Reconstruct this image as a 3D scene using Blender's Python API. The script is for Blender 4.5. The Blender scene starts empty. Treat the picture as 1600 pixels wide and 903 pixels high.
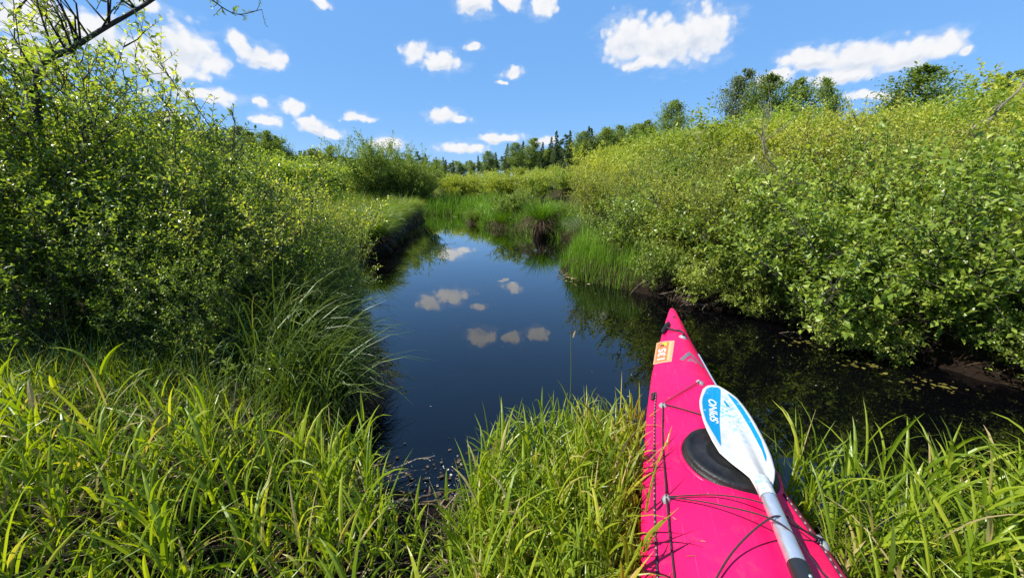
import bpy, math, random
import numpy as np
from mathutils import Vector, Matrix

R = math.radians
scene = bpy.context.scene
COL = scene.collection
random.seed(11)

# ------------------------------------------------------------------ camera
cam = bpy.data.cameras.new('camera')
cam.sensor_width = 36.0
cam.lens = 13.5
cam.clip_start = 0.05
cam.clip_end = 3000
cam_ob = bpy.data.objects.new('camera', cam)
COL.objects.link(cam_ob)
cam_ob.location = (0, 0, 1.5)
cam_ob.rotation_euler = (R(90 - 14.78), 0, 0)
scene.camera = cam_ob

# ------------------------------------------------------------------ light
SUN_AZ, SUN_EL = -103.0, 49.0
sd = Vector((math.sin(R(SUN_AZ)) * math.cos(R(SUN_EL)), math.cos(R(SUN_AZ)) * math.cos(R(SUN_EL)), math.sin(R(SUN_EL))))
sun = bpy.data.lights.new('sun', 'SUN')
sun.energy = 5.0
sun.angle = R(0.53)
sun.color = (1.0, 0.955, 0.87)
sun_ob = bpy.data.objects.new('sun', sun)
COL.objects.link(sun_ob)
sun_ob.rotation_euler = sd.to_track_quat('Z', 'Y').to_euler()

scene.view_settings.view_transform = 'Standard'
scene.view_settings.look = 'None'
scene.view_settings.exposure = 0.85
scene.view_settings.gamma = 1.0
scene.render.engine = 'CYCLES'
scene.cycles.max_bounces = 9
scene.cycles.diffuse_bounces = 5
scene.cycles.glossy_bounces = 3
scene.cycles.transmission_bounces = 5
scene.cycles.transparent_max_bounces = 6
scene.cycles.caustics_reflective = False
scene.cycles.caustics_refractive = False
scene.cycles.use_denoising = True

# ------------------------------------------------------------------ sky with clouds
world = bpy.data.worlds.new('World')
scene.world = world
world.use_nodes = True
wn = world.node_tree
wn.nodes.clear()


class NT:
    """small helper for building node trees"""
    def __init__(self, tree):
        self.t = tree

    def n(self, typ, **kw):
        nd = self.t.nodes.new(typ)
        for k, v in kw.items():
            setattr(nd, k, v)
        return nd

    def link(self, a, b):
        self.t.links.new(a, b)

    def put(self, sock, v):
        if hasattr(v, 'is_linked') or isinstance(v, bpy.types.NodeSocket):
            self.link(v, sock)
        else:
            sock.default_value = v

    def m(self, op, a, b=None, c=None, clamp=False):
        nd = self.n('ShaderNodeMath', operation=op, use_clamp=clamp)
        self.put(nd.inputs[0], a)
        if b is not None:
            self.put(nd.inputs[1], b)
        if c is not None:
            self.put(nd.inputs[2], c)
        return nd.outputs[0]

    def v(self, op, a, b=None):
        nd = self.n('ShaderNodeVectorMath', operation=op)
        self.put(nd.inputs[0], a)
        if b is not None:
            self.put(nd.inputs[1], b)
        return nd.outputs['Value'] if op in ('LENGTH', 'DOT_PRODUCT') else nd.outputs[0]

    def noise(self, vec, scale, detail=4, rough=0.55, color=False, dist=0.0):
        nd = self.n('ShaderNodeTexNoise')
        if vec is not None:
            self.link(vec, nd.inputs['Vector'])
        nd.inputs['Scale'].default_value = scale
        nd.inputs['Detail'].default_value = detail
        nd.inputs['Roughness'].default_value = rough
        nd.inputs['Distortion'].default_value = dist
        return nd.outputs['Color'] if color else nd.outputs[0]

    def mix(self, f, a, b, blend='MIX'):
        nd = self.n('ShaderNodeMix', data_type='RGBA', blend_type=blend)
        self.put(nd.inputs[0], f)
        self.put(nd.inputs[6], a)
        self.put(nd.inputs[7], b)
        return nd.outputs[2]

    def ramp(self, f, stops, interp='LINEAR'):
        nd = self.n('ShaderNodeValToRGB')
        cr = nd.color_ramp
        cr.interpolation = interp
        while len(cr.elements) < len(stops):
            cr.elements.new(0.5)
        for e, (p, c) in zip(cr.elements, stops):
            e.position = p
            e.color = (*c, 1) if len(c) == 3 else c
        self.link(f, nd.inputs[0])
        return nd.outputs[0]

    def smooth(self, x, a, b):
        nd = self.n('ShaderNodeMapRange', interpolation_type='SMOOTHSTEP')
        self.put(nd.inputs[0], x)
        nd.inputs[1].default_value = a
        nd.inputs[2].default_value = b
        return nd.outputs[0]


w = NT(wn)
sky = w.n('ShaderNodeTexSky', sky_type='NISHITA')
sky.sun_disc = False
sky.sun_elevation = R(SUN_EL)
sky.sun_rotation = R(SUN_AZ)
sky.air_density = 1.0
sky.dust_density = 0.0
sky.ozone_density = 2.2
hs = w.n('ShaderNodeHueSaturation')
hs.inputs['Saturation'].default_value = 1.22
hs.inputs['Value'].default_value = 1.0
w.link(sky.outputs[0], hs.inputs['Color'])
tc = w.n('ShaderNodeTexCoord')
sx = w.n('ShaderNodeSeparateXYZ')
w.link(tc.outputs['Generated'], sx.inputs[0])
az = w.m('MULTIPLY', w.m('ARCTAN2', sx.outputs[0], sx.outputs[1]), 57.2958)
el = w.m('MULTIPLY', w.m('ARCSINE', sx.outputs[2]), 57.2958)
cp = w.n('ShaderNodeCombineXYZ')
w.link(az, cp.inputs[0])
w.link(el, cp.inputs[1])
P = cp.outputs[0]
warp = w.v('MULTIPLY', w.v('SUBTRACT', w.noise(P, 0.42, 3, 0.5, True), (0.5, 0.5, 0.5)), (2.6, 1.5, 0))
Pw = w.v('ADD', P, warp)
CL = [(-40.0, 12.6, 2.5, 1.84), (-37.0, 14.2, 2.7, 2.21), (-35.0, 13.0, 1.4, 1.1), (-39.0, 11.8, 3.6, 0.95), (-32.1, 15.2, 1.1, 1.21), (-30.6, 14.1, 2.1, 1.26), (-28.4, 14.0, 0.9, 0.84), (-37.2, 9.7, 2.1, 0.69), (-34.8, 9.5, 1.8, 0.91), (-40.8, 9.6, 0.6, 0.54), (-30.9, 9.6, 1.0, 0.54), (-27.5, 9.2, 1.5, 0.92), (-30.5, 7.8, 1.7, 0.63), (-25.7, 7.4, 2.0, 0.96), (-23.9, 6.7, 1.8, 0.6), (-20.5, 8.7, 2.0, 0.53), (-12.6, 16.3, 1.8, 1.23), (-9.3, 15.5, 2.8, 1.19), (-5.1, 17.3, 1.1, 0.55), (0.0, 14.5, 1.5, 0.73), (-1.4, 13.5, 0.6, 0.3), (-9.6, 9.5, 2.2, 0.86), (-7.5, 9.0, 1.9, 0.55), (-1.6, 6.7, 3.6, 0.74), (-7.2, 5.4, 3.9, 0.75), (4.5, 6.3, 2.1, 0.58), (-4.9, 21.7, 2.5, 1.23), (0.2, 22.0, 1.3, 0.98), (4.1, 21.4, 1.6, 1.12), (15.2, 17.6, 3.3, 2.63), (19.5, 17.0, 4.5, 2.73), (23.4, 17.4, 3.3, 2.88), (17.4, 15.0, 3.6, 0.82), (34.7, 13.5, 2.7, 1.09), (38.8, 12.7, 3.6, 1.4), (42.6, 12.4, 2.9, 1.33), (45.0, 12.8, 1.4, 1.26), (38.0, 11.3, 2.9, 0.97), (46.4, 11.9, 0.6, 0.47), (31.4, 12.0, 2.1, 0.78), (40.2, 9.1, 1.8, 0.49), (-43.6, 14.0, 2.2, 1.58), (-48.1, 11.0, 2.3, 1.53), (-47.1, 14.1, 3.1, 1.97), (-39.4, 17.1, 1.5, 0.74), (-39.3, 7.4, 1.4, 0.57), (-17.0, 5.6, 2.5, 0.96), (-23.4, 20.2, 1.3, 0.47),
      (-70, 14, 6, 3), (-82, 22, 5, 3), (70, 15, 5, 2), (84, 20, 6, 3), (110, 14, 7, 3), (140, 18, 7, 3), (-120, 16, 7, 3), (-150, 20, 7, 3), (172, 12, 7, 3), (20, 38, 4, 3), (-30, 42, 5, 3)]
cur = None
cnum = None
for (a, e, ra, re) in CL:
    q = w.v('MULTIPLY', w.v('SUBTRACT', Pw, (a, e, 0)), (1 / (ra * 1.22), 1 / (re * 1.22), 0))
    dd = w.m('SUBTRACT', 1.0, w.v('LENGTH', q))
    cur = dd if cur is None else w.m('SMOOTH_MAX', cur, dd, 0.25)
# the same field a little higher up: it grows upwards at a cloud's base
Pup = w.v('ADD', Pw, (0, 0.7, 0))
up = None
for (a, e, ra, re) in CL:
    if ra < 2.0 or abs(a) > 52:
        continue
    dd = w.m('SUBTRACT', 1.0, w.v('LENGTH', w.v('MULTIPLY', w.v('SUBTRACT', Pup, (a, e, 0)), (1 / (ra * 1.22), 1 / (re * 1.22), 0))))
    up = dd if up is None else w.m('SMOOTH_MAX', up, dd, 0.25)
hgt = w.m('MULTIPLY', w.m('SUBTRACT', cur, up), 1.6)
vv = w.n('ShaderNodeTexVoronoi', feature='SMOOTH_F1')
vv.inputs['Scale'].default_value = 1.05
vv.inputs['Smoothness'].default_value = .6
w.link(w.v('ADD', P, w.v('MULTIPLY', w.noise(P, 1.3, 3, .5, True), (.7, .7, 0))), vv.inputs['Vector'])
bil = w.m('SUBTRACT', .95, vv.outputs['Distance'])
fb = w.m('ADD', w.m('MULTIPLY', w.noise(P, 0.6, 7, 0.52), .6), w.m('MULTIPLY', bil, .4))
fb2 = w.noise(w.v('ADD', P, (-0.5, 0.6, 0)), 0.62, 4, 0.45)
dens = w.m('ADD', cur, w.m('MULTIPLY', w.m('SUBTRACT', fb, 0.5), 1.35))
alpha = w.m('MULTIPLY', w.smooth(dens, 0.0, 0.5), w.smooth(cur, -0.35, 0.1))
veil = w.m('MULTIPLY', w.m('MULTIPLY', w.smooth(w.m('ADD', cur, w.m('MULTIPLY', w.m('SUBTRACT', w.noise(w.v('MULTIPLY', P, (.5, 1.2, 1)), .55, 6, .62), .5), 2.6)), -.25, .6), .2), w.smooth(cur, -.9, -.1))
alpha = w.m('MAXIMUM', alpha, veil)
relief = w.m('MULTIPLY', w.m('SUBTRACT', fb, fb2), .8)
core = w.smooth(dens, 0.25, 1.15)
base_ = w.m('MULTIPLY', w.smooth(w.m('ADD', w.m('MULTIPLY', hgt, -1.0), w.m('MULTIPLY', w.m('SUBTRACT', w.noise(P, .9, 4, .5), .5), 1.2)), -.35, .75), w.smooth(dens, .1, .7))
lit = w.m('ADD', w.m('SUBTRACT', 1.0, w.m('ADD', w.m('MULTIPLY', base_, .85), w.m('MULTIPLY', core, .12))), relief, clamp=True)
ccol = w.mix(lit, (0.34, 0.385, 0.46, 1), (0.51, 0.515, 0.53, 1))
skyb = w.n('ShaderNodeBackground')
skyb.inputs[1].default_value = 0.11
# pull the sky gradient towards one clear blue
w.link(w.mix(0.78, hs.outputs[0], (1.0, 2.3, 4.7, 1)), skyb.inputs[0])
cb = w.n('ShaderNodeBackground')
w.link(ccol, cb.inputs[0])
cb.inputs[1].default_value = 1.02
mx = w.n('ShaderNodeMixShader')
w.link(alpha, mx.inputs[0])
w.link(skyb.outputs[0], mx.inputs[1])
w.link(cb.outputs[0], mx.inputs[2])
wo = w.n('ShaderNodeOutputWorld')
w.link(mx.outputs[0], wo.inputs[0])


# ------------------------------------------------------------------ helpers
def tag(o, label=None, cat=None, group=None, kind=None):
    for k, v in (('label', label), ('category', cat), ('group', group), ('kind', kind)):
        if v:
            o[k] = v
    return o


def link(name, data, parent=None):
    o = bpy.data.objects.new(name, data)
    COL.objects.link(o)
    if parent:
        o.parent = parent
    return o


def empty(name, loc, rz=0.0, sc=1.0):
    o = bpy.data.objects.new(name, None)
    COL.objects.link(o)
    o.location = loc
    o.rotation_euler = (0, 0, rz)
    o.scale = (sc, sc, sc) if not isinstance(sc, tuple) else sc
    return o


def mesh_np(name, V, F, mats, rnd=None, smooth=False, midx=None):
    """V (n,3); F (m,k) with k = 3 or 4; rnd one float per face"""
    me = bpy.data.meshes.new(name)
    V = np.asarray(V, np.float32)
    F = np.asarray(F, np.int32)
    k = F.shape[1]
    me.vertices.add(len(V))
    me.vertices.foreach_set('co', V.ravel())
    me.loops.add(F.size)
    me.loops.foreach_set('vertex_index', F.ravel())
    me.polygons.add(len(F))
    me.polygons.foreach_set('loop_start', np.arange(0, F.size, k, dtype=np.int32))
    me.polygons.foreach_set('loop_total', np.full(len(F), k, np.int32))
    me.polygons.foreach_set('use_smooth', np.full(len(F), smooth, bool))
    for m in (mats if isinstance(mats, (list, tuple)) else [mats]):
        me.materials.append(m)
    if midx is not None:
        me.polygons.foreach_set('material_index', np.asarray(midx, np.int32))
    if rnd is not None:
        at = me.attributes.new('rnd', 'FLOAT', 'FACE')
        at.data.foreach_set('value', np.asarray(rnd, np.float32))
    me.update(calc_edges=True)
    return me


def norm(a):
    return a / np.maximum(np.linalg.norm(a, axis=-1, keepdims=True), 1e-9)


def tube_arrays(lines, sides=4):
    """lines: list of (points array (k,3), radii array (k,)) -> V, F(quads)"""
    Vs, Fs, off = [], [], 0
    for pts, rad in lines:
        pts = np.asarray(pts, float)
        k = len(pts)
        rad = np.broadcast_to(np.asarray(rad, float), (k,))
        t = norm(np.gradient(pts, axis=0))
        ref = np.array([0.31, 0.17, 0.93]) if abs(t[:, 2]).mean() < 0.85 else np.array([0.93, 0.31, 0.1])
        a = norm(np.cross(t, ref))
        b = np.cross(t, a)
        ang = np.arange(sides) * 2 * math.pi / sides
        ring = pts[:, None, :] + rad[:, None, None] * (np.cos(ang)[None, :, None] * a[:, None, :] + np.sin(ang)[None, :, None] * b[:, None, :])
        Vs.append(ring.reshape(-1, 3))
        i = np.arange(k - 1)[:, None] * sides
        j = np.arange(sides)[None, :]
        jn = (j + 1) % sides
        f = np.stack([i + j, i + jn, i + sides + jn, i + sides + j], -1).reshape(-1, 4) + off
        Fs.append(f)
        cap = [off + (k - 1) * sides + s for s in range(sides)]
        if sides == 4:
            Fs.append(np.array([cap]))
            Fs.append(np.array([[off + 3, off + 2, off + 1, off]]))
        off += k * sides
    return np.concatenate(Vs), np.concatenate(Fs)


def tube_mesh(name, lines, mat, sides=4, smooth=True):
    V, F = tube_arrays(lines, sides)
    return mesh_np(name, V, F, mat, np.repeat(0.5, len(F)), smooth)


def catmull(pts, n=8):
    pts = np.asarray(pts, float)
    p = np.vstack([2 * pts[0] - pts[1], pts, 2 * pts[-1] - pts[-2]])
    out = []
    for i in range(1, len(p) - 2):
        for s in range(n):
            t = s / n
            out.append(0.5 * (2 * p[i] + (p[i + 1] - p[i - 1]) * t + (2 * p[i - 1] - 5 * p[i] + 4 * p[i + 1] - p[i + 2]) * t * t + (3 * p[i] - p[i - 1] - 3 * p[i + 1] + p[i + 2]) * t ** 3))
    out.append(p[-2])
    return np.array(out)


# ------------------------------------------------------------------ materials
def new_mat(name):
    m = bpy.data.materials.new(name)
    m.use_nodes = True
    m.node_tree.nodes.clear()
    return m, NT(m.node_tree)


def finish(m, t, shader):
    o = t.n('ShaderNodeOutputMaterial')
    t.link(shader, o.inputs[0])
    return m


def simple(name, col, rough=0.5, metal=0.0, bump=0.0, bscale=60.0, var=0.0, spec=0.5, coat=0.0, vscale=8.0):
    m, t = new_mat(name)
    b = t.n('ShaderNodeBsdfPrincipled')
    tcn = t.n('ShaderNodeTexCoord')
    if var:
        nz = t.noise(tcn.outputs['Object'], vscale, 5, 0.6)
        c = t.mix(t.smooth(nz, 0.3, 0.7), tuple(x * (1 - var) for x in col) + (1,), tuple(min(1, x * (1 + var)) for x in col) + (1,))
        t.link(c, b.inputs['Base Color'])
    else:
        b.inputs['Base Color'].default_value = (*col, 1)
    b.inputs['Roughness'].default_value = rough
    b.inputs['Metallic'].default_value = metal
    b.inputs['Specular IOR Level'].default_value = spec
    b.inputs['Coat Weight'].default_value = coat
    if bump:
        bp = t.n('ShaderNodeBump')
        bp.inputs['Strength'].default_value = bump
        bp.inputs['Distance'].default_value = 0.01
        t.link(t.noise(tcn.outputs['Object'], bscale, 4), bp.inputs['Height'])
        t.link(bp.outputs[0], b.inputs['Normal'])
    return finish(m, t, b.outputs[0])


def leaf_mat(name, stops, transl=0.4, rough=0.42, spec=0.35, tint=(1.15, 1.1, 0.45), objvar=0.25):
    """leaf / blade: colour per leaf from a ramp, light passing through the blade"""
    m, t = new_mat(name)
    at = t.n('ShaderNodeAttribute', attribute_name='rnd')
    oi = t.n('ShaderNodeObjectInfo')
    f = t.m('ADD', at.outputs['Fac'], t.m('MULTIPLY', t.m('SUBTRACT', oi.outputs['Random'], 0.5), objvar), clamp=True)
    c = t.ramp(f, stops)
    b = t.n('ShaderNodeBsdfPrincipled')
    t.link(c, b.inputs['Base Color'])
    b.inputs['Roughness'].default_value = rough
    b.inputs['Specular IOR Level'].default_value = spec
    tr = t.n('ShaderNodeBsdfTranslucent')
    t.link(t.mix(1.0, c, (*tint, 1), 'MULTIPLY'), tr.inputs[0])
    mx = t.n('ShaderNodeMixShader')
    mx.inputs[0].default_value = transl
    t.link(b.outputs[0], mx.inputs[1])
    t.link(tr.outputs[0], mx.inputs[2])
    return finish(m, t, mx.outputs[0])


M = {}
M['willow'] = leaf_mat('willow_leaf', [(0.0, (0.15, 0.21, 0.028)), (0.4, (0.32, 0.38, 0.042)), (0.75, (0.47, 0.50, 0.065)), (1.0, (0.56, 0.53, 0.12))], 0.48, 0.4, objvar=0.5)
M['willow_green'] = leaf_mat('willow_leaf_green', [(0.0, (0.11, 0.19, 0.028)), (0.4, (0.24, 0.34, 0.042)), (0.75, (0.38, 0.46, 0.065)), (1.0, (0.48, 0.51, 0.12))], 0.48, 0.38, 0.45, objvar=0.5)
M['alder'] = leaf_mat('broad_leaf', [(0.0, (0.11, 0.18, 0.026)), (0.5, (0.23, 0.32, 0.04)), (0.85, (0.35, 0.43, 0.07)), (1.0, (0.42, 0.46, 0.12))], 0.48, 0.33, 0.5)
M['lit_left'] = leaf_mat('lit_bank_leaf', [(0.0, (0.14, 0.22, 0.03)), (0.4, (0.31, 0.40, 0.045)), (0.75, (0.47, 0.52, 0.07)), (1.0, (0.56, 0.55, 0.14))], 0.58, 0.27, 0.75)  # lighter leaf copy for the left bank, sunlight put into its colour
M['dark'] = leaf_mat('shade_leaf', [(0.0, (0.09, 0.16, 0.024)), (0.5, (0.19, 0.29, 0.035)), (0.85, (0.30, 0.39, 0.055)), (1.0, (0.40, 0.44, 0.10))], 0.62, 0.3, 0.65)  # darker leaf copy for the left bushes, shade put into its colour
M['far_dark'] = leaf_mat('needle', [(0.0, (0.07, 0.11, 0.045)), (0.6, (0.13, 0.185, 0.06)), (1.0, (0.20, 0.26, 0.07))], 0.3, 0.6, 0.2, objvar=0.5)
M['birch'] = leaf_mat('birch_leaf', [(0.0, (0.11, 0.17, 0.035)), (0.6, (0.22, 0.30, 0.055)), (1.0, (0.34, 0.40, 0.08))], 0.42, 0.45, 0.3, objvar=0.45)
M['grey_willow'] = leaf_mat('grey_leaf', [(0.0, (0.10, 0.14, 0.075)), (0.6, (0.19, 0.235, 0.12)), (1.0, (0.30, 0.34, 0.19))], 0.35, 0.45)
M['grass'] = leaf_mat('grass_blade', [(0.0, (0.09, 0.14, 0.012)), (0.3, (0.17, 0.26, 0.015)), (0.7, (0.31, 0.39, 0.022)), (0.92, (0.45, 0.46, 0.05)), (1.0, (0.48, 0.38, 0.17))], 0.5, 0.36, 0.45, tint=(1.2, 1.15, 0.3), objvar=0)
M['sedge'] = leaf_mat('sedge_blade', [(0.0, (0.08, 0.14, 0.02)), (0.5, (0.16, 0.24, 0.026)), (0.9, (0.27, 0.32, 0.045)), (1.0, (0.36, 0.30, 0.10))], 0.45, 0.4, 0.4, objvar=0.2)
M['sedge_shade'] = leaf_mat('sedge_shade_blade', [(0.0, (0.05, 0.08, 0.018)), (0.5, (0.09, 0.15, 0.024)), (0.85, (0.16, 0.21, 0.035)), (0.95, (0.24, 0.19, 0.09)), (1.0, (0.34, 0.26, 0.14))], 0.35, 0.4, 0.4, objvar=0.1)  # darker sedge copy, the shade under the bushes put into its colour
M['meadow'] = leaf_mat('meadow_blade', [(0.0, (0.13, 0.18, 0.026)), (0.5, (0.23, 0.28, 0.034)), (0.85, (0.32, 0.34, 0.065)), (1.0, (0.36, 0.31, 0.12))], 0.45, 0.5, 0.25, objvar=0.2)
M['reed'] = leaf_mat('reed_blade', [(0.0, (0.09, 0.18, 0.014)), (0.6, (0.15, 0.29, 0.018)), (1.0, (0.23, 0.36, 0.03))], 0.45, 0.45, 0.3, objvar=0.1)
M['straw'] = leaf_mat('straw', [(0.0, (0.10, 0.065, 0.035)), (0.5, (0.22, 0.155, 0.085)), (1.0, (0.42, 0.33, 0.2))], 0.15, 0.55, 0.3, tint=(1, .9, .7), objvar=0)
M['dead'] = leaf_mat('dead_blade', [(0.0, (0.035, 0.024, 0.014)), (0.6, (0.09, 0.06, 0.034)), (1.0, (0.19, 0.14, 0.08))], 0.15, 0.6, 0.2, tint=(1, .9, .7), objvar=0)
M['bark'] = simple('bark', (0.07, 0.055, 0.04), 0.85, bump=0.5, var=0.35, vscale=30)
M['bark_dark'] = simple('bark_dark', (0.035, 0.03, 0.022), 0.85, bump=0.5, var=0.35, vscale=30)
M['deadwood'] = simple('deadwood', (0.17, 0.145, 0.115), 0.8, bump=0.4, var=0.3, vscale=25)
M['wetwood'] = simple('wetwood', (0.12, 0.085, 0.055), 0.6, bump=0.4, var=0.4, vscale=25)

M['peat'] = simple('root_peat', (0.016, 0.011, 0.007), 0.9, bump=1.0, bscale=30, var=.5, spec=.08)
# soil
m, t = new_mat('soil')
b = t.n('ShaderNodeBsdfPrincipled')
g = t.n('ShaderNodeNewGeometry')
n1 = t.noise(g.outputs['Position'], 5.0, 6, 0.65)
n2 = t.noise(g.outputs['Position'], 42.0, 4, 0.6)
c = t.ramp(n1, [(0.3, (0.012, 0.008, 0.005)), (0.5, (0.026, 0.018, 0.011)), (0.62, (0.035, 0.032, 0.013)), (0.75, (0.05, 0.045, 0.02))])
c = t.mix(t.m('MULTIPLY', t.smooth(n2, 0.5, 0.72), 0.35), c, (0.075, 0.052, 0.028, 1))
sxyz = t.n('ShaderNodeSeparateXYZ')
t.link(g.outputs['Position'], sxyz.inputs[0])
wet_shade = t.smooth(t.m('ADD', sxyz.outputs[2], t.m('MULTIPLY', t.m('SUBTRACT', n1, .5), .2)), .05, .42)
c = t.mix(wet_shade, (0.011, 0.007, 0.0045, 1), c)  # damp and the overhung bank's shade both put into the low soil's colour
t.link(c, b.inputs['Base Color'])
b.inputs['Roughness'].default_value = 0.85
b.inputs['Specular IOR Level'].default_value = 0.08
bp = t.n('ShaderNodeBump')
bp.inputs['Strength'].default_value = 0.8
bp.inputs['Distance'].default_value = 0.03
t.link(t.m('ADD', n1, t.m('MULTIPLY', n2, 0.4)), bp.inputs['Height'])
t.link(bp.outputs[0], b.inputs['Normal'])
M['soil'] = finish(m, t, b.outputs[0])

# peat-dark water
m, t = new_mat('peat_water')
df = t.n('ShaderNodeBsdfDiffuse')
df.inputs[0].default_value = (0.0012, 0.0012, 0.0016, 1)
gl = t.n('ShaderNodeBsdfGlossy')
gl.inputs['Roughness'].default_value = 0.012
gl.inputs[0].default_value = (1, 1, 1, 1)
g = t.n('ShaderNodeNewGeometry')
bp = t.n('ShaderNodeBump')
bp.inputs['Strength'].default_value = 0.06
bp.inputs['Distance'].default_value = 0.02
mp = t.v('MULTIPLY', g.outputs['Position'], (1.0, 0.55, 1.0))
t.link(t.m('ADD', t.noise(mp, 2.2, 2, 0.5), t.m('MULTIPLY', t.noise(mp, 11.0, 2, 0.5), 0.12)), bp.inputs['Height'])
t.link(bp.outputs[0], gl.inputs['Normal'])
fr = t.n('ShaderNodeFresnel')
fr.inputs['IOR'].default_value = 1.35
t.link(bp.outputs[0], fr.inputs['Normal'])
mx = t.n('ShaderNodeMixShader')
t.link(t.m('MULTIPLY', fr.outputs[0], 1.5, clamp=True), mx.inputs[0])
t.link(df.outputs[0], mx.inputs[1])
t.link(gl.outputs[0], mx.inputs[2])
M['water'] = finish(m, t, mx.outputs[0])

# ------------------------------------------------------------------ terrain and water
RIV = np.array([(-0.75, 1.75), (-1.0, 2.0), (-1.2, 2.4), (-1.42, 2.9), (-1.75, 3.6), (-2.1, 4.3), (-2.45, 5.7), (-2.95, 7.5), (-3.35, 9.5), (-3.75, 13), (-4.0, 18.0), (-5.5, 19.6), (-9, 20.5), (-18, 21),
                (-18, 23.2), (-9, 22.8), (-5, 22.0), (-3.2, 21.4), (-2.2, 20), (-1.8, 18), (-1.1, 15.2), (0.2, 13.8), (1.0, 12.6), (1.7, 11.2), (1.75, 9.5), (1.3, 8.2), (0.95, 7.0), (1.15, 6.3), (1.86, 5.5), (2.4, 4.8), (3.0, 4.35), (3.5, 3.6), (3.8, 2.8), (4.4, 2.4), (6, 2.3), (13, 2.5),
                (13, 1.0), (5, 1.05), (3.2, 1.35), (2.4, 1.5), (1.8, 1.42), (1.3, 1.5), (0.95, 1.7), (0.5, 1.83), (0.15, 1.8), (-0.2, 1.6), (-0.5, 1.62)])


def river_sd(x, y):
    """signed distance to the bank line, negative over water"""
    x = np.asarray(x, float)
    y = np.asarray(y, float)
    d = np.full(x.shape, 1e9)
    ins = np.zeros(x.shape, bool)
    n = len(RIV)
    for i in range(n):
        ax, ay = RIV[i]
        bx, by = RIV[(i + 1) % n]
        ex, ey = bx - ax, by - ay
        tt = np.clip(((x - ax) * ex + (y - ay) * ey) / (ex * ex + ey * ey), 0, 1)
        d = np.minimum(d, np.hypot(x - ax - tt * ex, y - ay - tt * ey))
        c = ((ay > y) != (by > y))
        with np.errstate(divide='ignore', invalid='ignore'):
            xi = ax + (y - ay) * ex / (ey if ey else 1e-9)
        ins ^= c & (x < xi)
    return np.where(ins, -d, d)


def sstep(x, a, b):
    t_ = np.clip((np.asarray(x, float) - a) / (b - a), 0, 1)
    return t_ * t_ * (3 - 2 * t_)


# kayak axis (used to press a trough into the bank)
KA = R(15.5)
KTIP = np.array([1.301, 2.979])
KD = np.array([-math.sin(KA), -math.cos(KA)])
KV = np.array([math.cos(KA), -math.sin(KA)])


def ground_z(x, y):
    x = np.asarray(x, float)
    y = np.asarray(y, float)
    d = river_sd(x, y)
    front = 1 - sstep(y, 2.0, 2.8)
    front = front * sstep(x, -1.6, -0.9) * (1 - 0 * x)
    bh = 0.30 * (1 - front) + 0.13 * front
    bw = 0.22 * (1 - front) + 0.55 * front
    out = bh * sstep(d, 0, 1) * 0 + bh * np.clip(d / bw, 0, 1) ** 0.7
    out = out + 1.9 * sstep(d, 2.0, 16) * sstep(x + 0.15 * y, 1.5, 6) * sstep(y, 1.5, 4)
    out = out + 0.35 * sstep(d, 2, 12) * sstep(-x, 3, 9)
    out = out + 1.5 * sstep(np.hypot(x, y), 40, 110)
    out = out + np.where(d > 0.1, 0.04 * (np.sin(x * 3.1 + y * 1.7) + np.sin(y * 4.3 - x * 2.2)) * np.clip(d, 0, 1), 0)
    inn = -0.03 - 0.5 * np.clip(-d / 0.9, 0, 1)
    z = np.where(d > 0, out, inn)
    u = (x - KTIP[0]) * KD[0] + (y - KTIP[1]) * KD[1]
    v = (x - KTIP[0]) * KV[0] + (y - KTIP[1]) * KV[1]
    tr_ = (1 - sstep(np.abs(v), 0.24, 0.42)) * sstep(u, 0.6, 1.2) * (1 - sstep(u, 5.0, 5.4))
    z = np.where(z > 0.03, z * (1 - tr_) + 0.03 * tr_, z)
    return z


def gz(x, y):
    return float(ground_z(np.array([x]), np.array([y]))[0])


def axis(lo, hi, c0, c1, fine, grow):
    a = list(np.arange(c0, c1, fine))
    s, p = fine, c1
    while p < hi:
        a.append(p)
        s *= grow
        p += s
    a.append(hi)
    s, p = fine, c0
    left = []
    while p > lo:
        s *= grow
        p -= s
        left.append(max(p, lo))
    return np.array(sorted(set(left + a)))


gx = axis(-420, 420, -6.0, 6.0, 0.09, 1.07)
gy = axis(-60, 420, -0.8, 23.0, 0.11, 1.07)
GX, GY = np.meshgrid(gx, gy)
GZ = ground_z(GX, GY)
V = np.stack([GX, GY, GZ], -1).reshape(-1, 3)
nx, ny = len(gx), len(gy)
ii, jj = np.meshgrid(np.arange(nx - 1), np.arange(ny - 1))
a = (jj * nx + ii).ravel()
F = np.stack([a, a + 1, a + nx + 1, a + nx], -1)
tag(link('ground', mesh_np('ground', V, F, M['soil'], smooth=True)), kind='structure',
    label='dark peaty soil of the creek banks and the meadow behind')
wx = np.linspace(-22, 16, 20)
wy = np.linspace(0.2, 26, 16)
WX, WY = np.meshgrid(wx, wy)
V = np.stack([WX, WY, WX * 0], -1).reshape(-1, 3)
ii, jj = np.meshgrid(np.arange(19), np.arange(15))
a = (jj * 20 + ii).ravel()
tag(link('water', mesh_np('water', V, np.stack([a, a + 1, a + 21, a + 20], -1), M['water'])), kind='structure',
    label='still dark creek water mirroring the blue sky')


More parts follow.
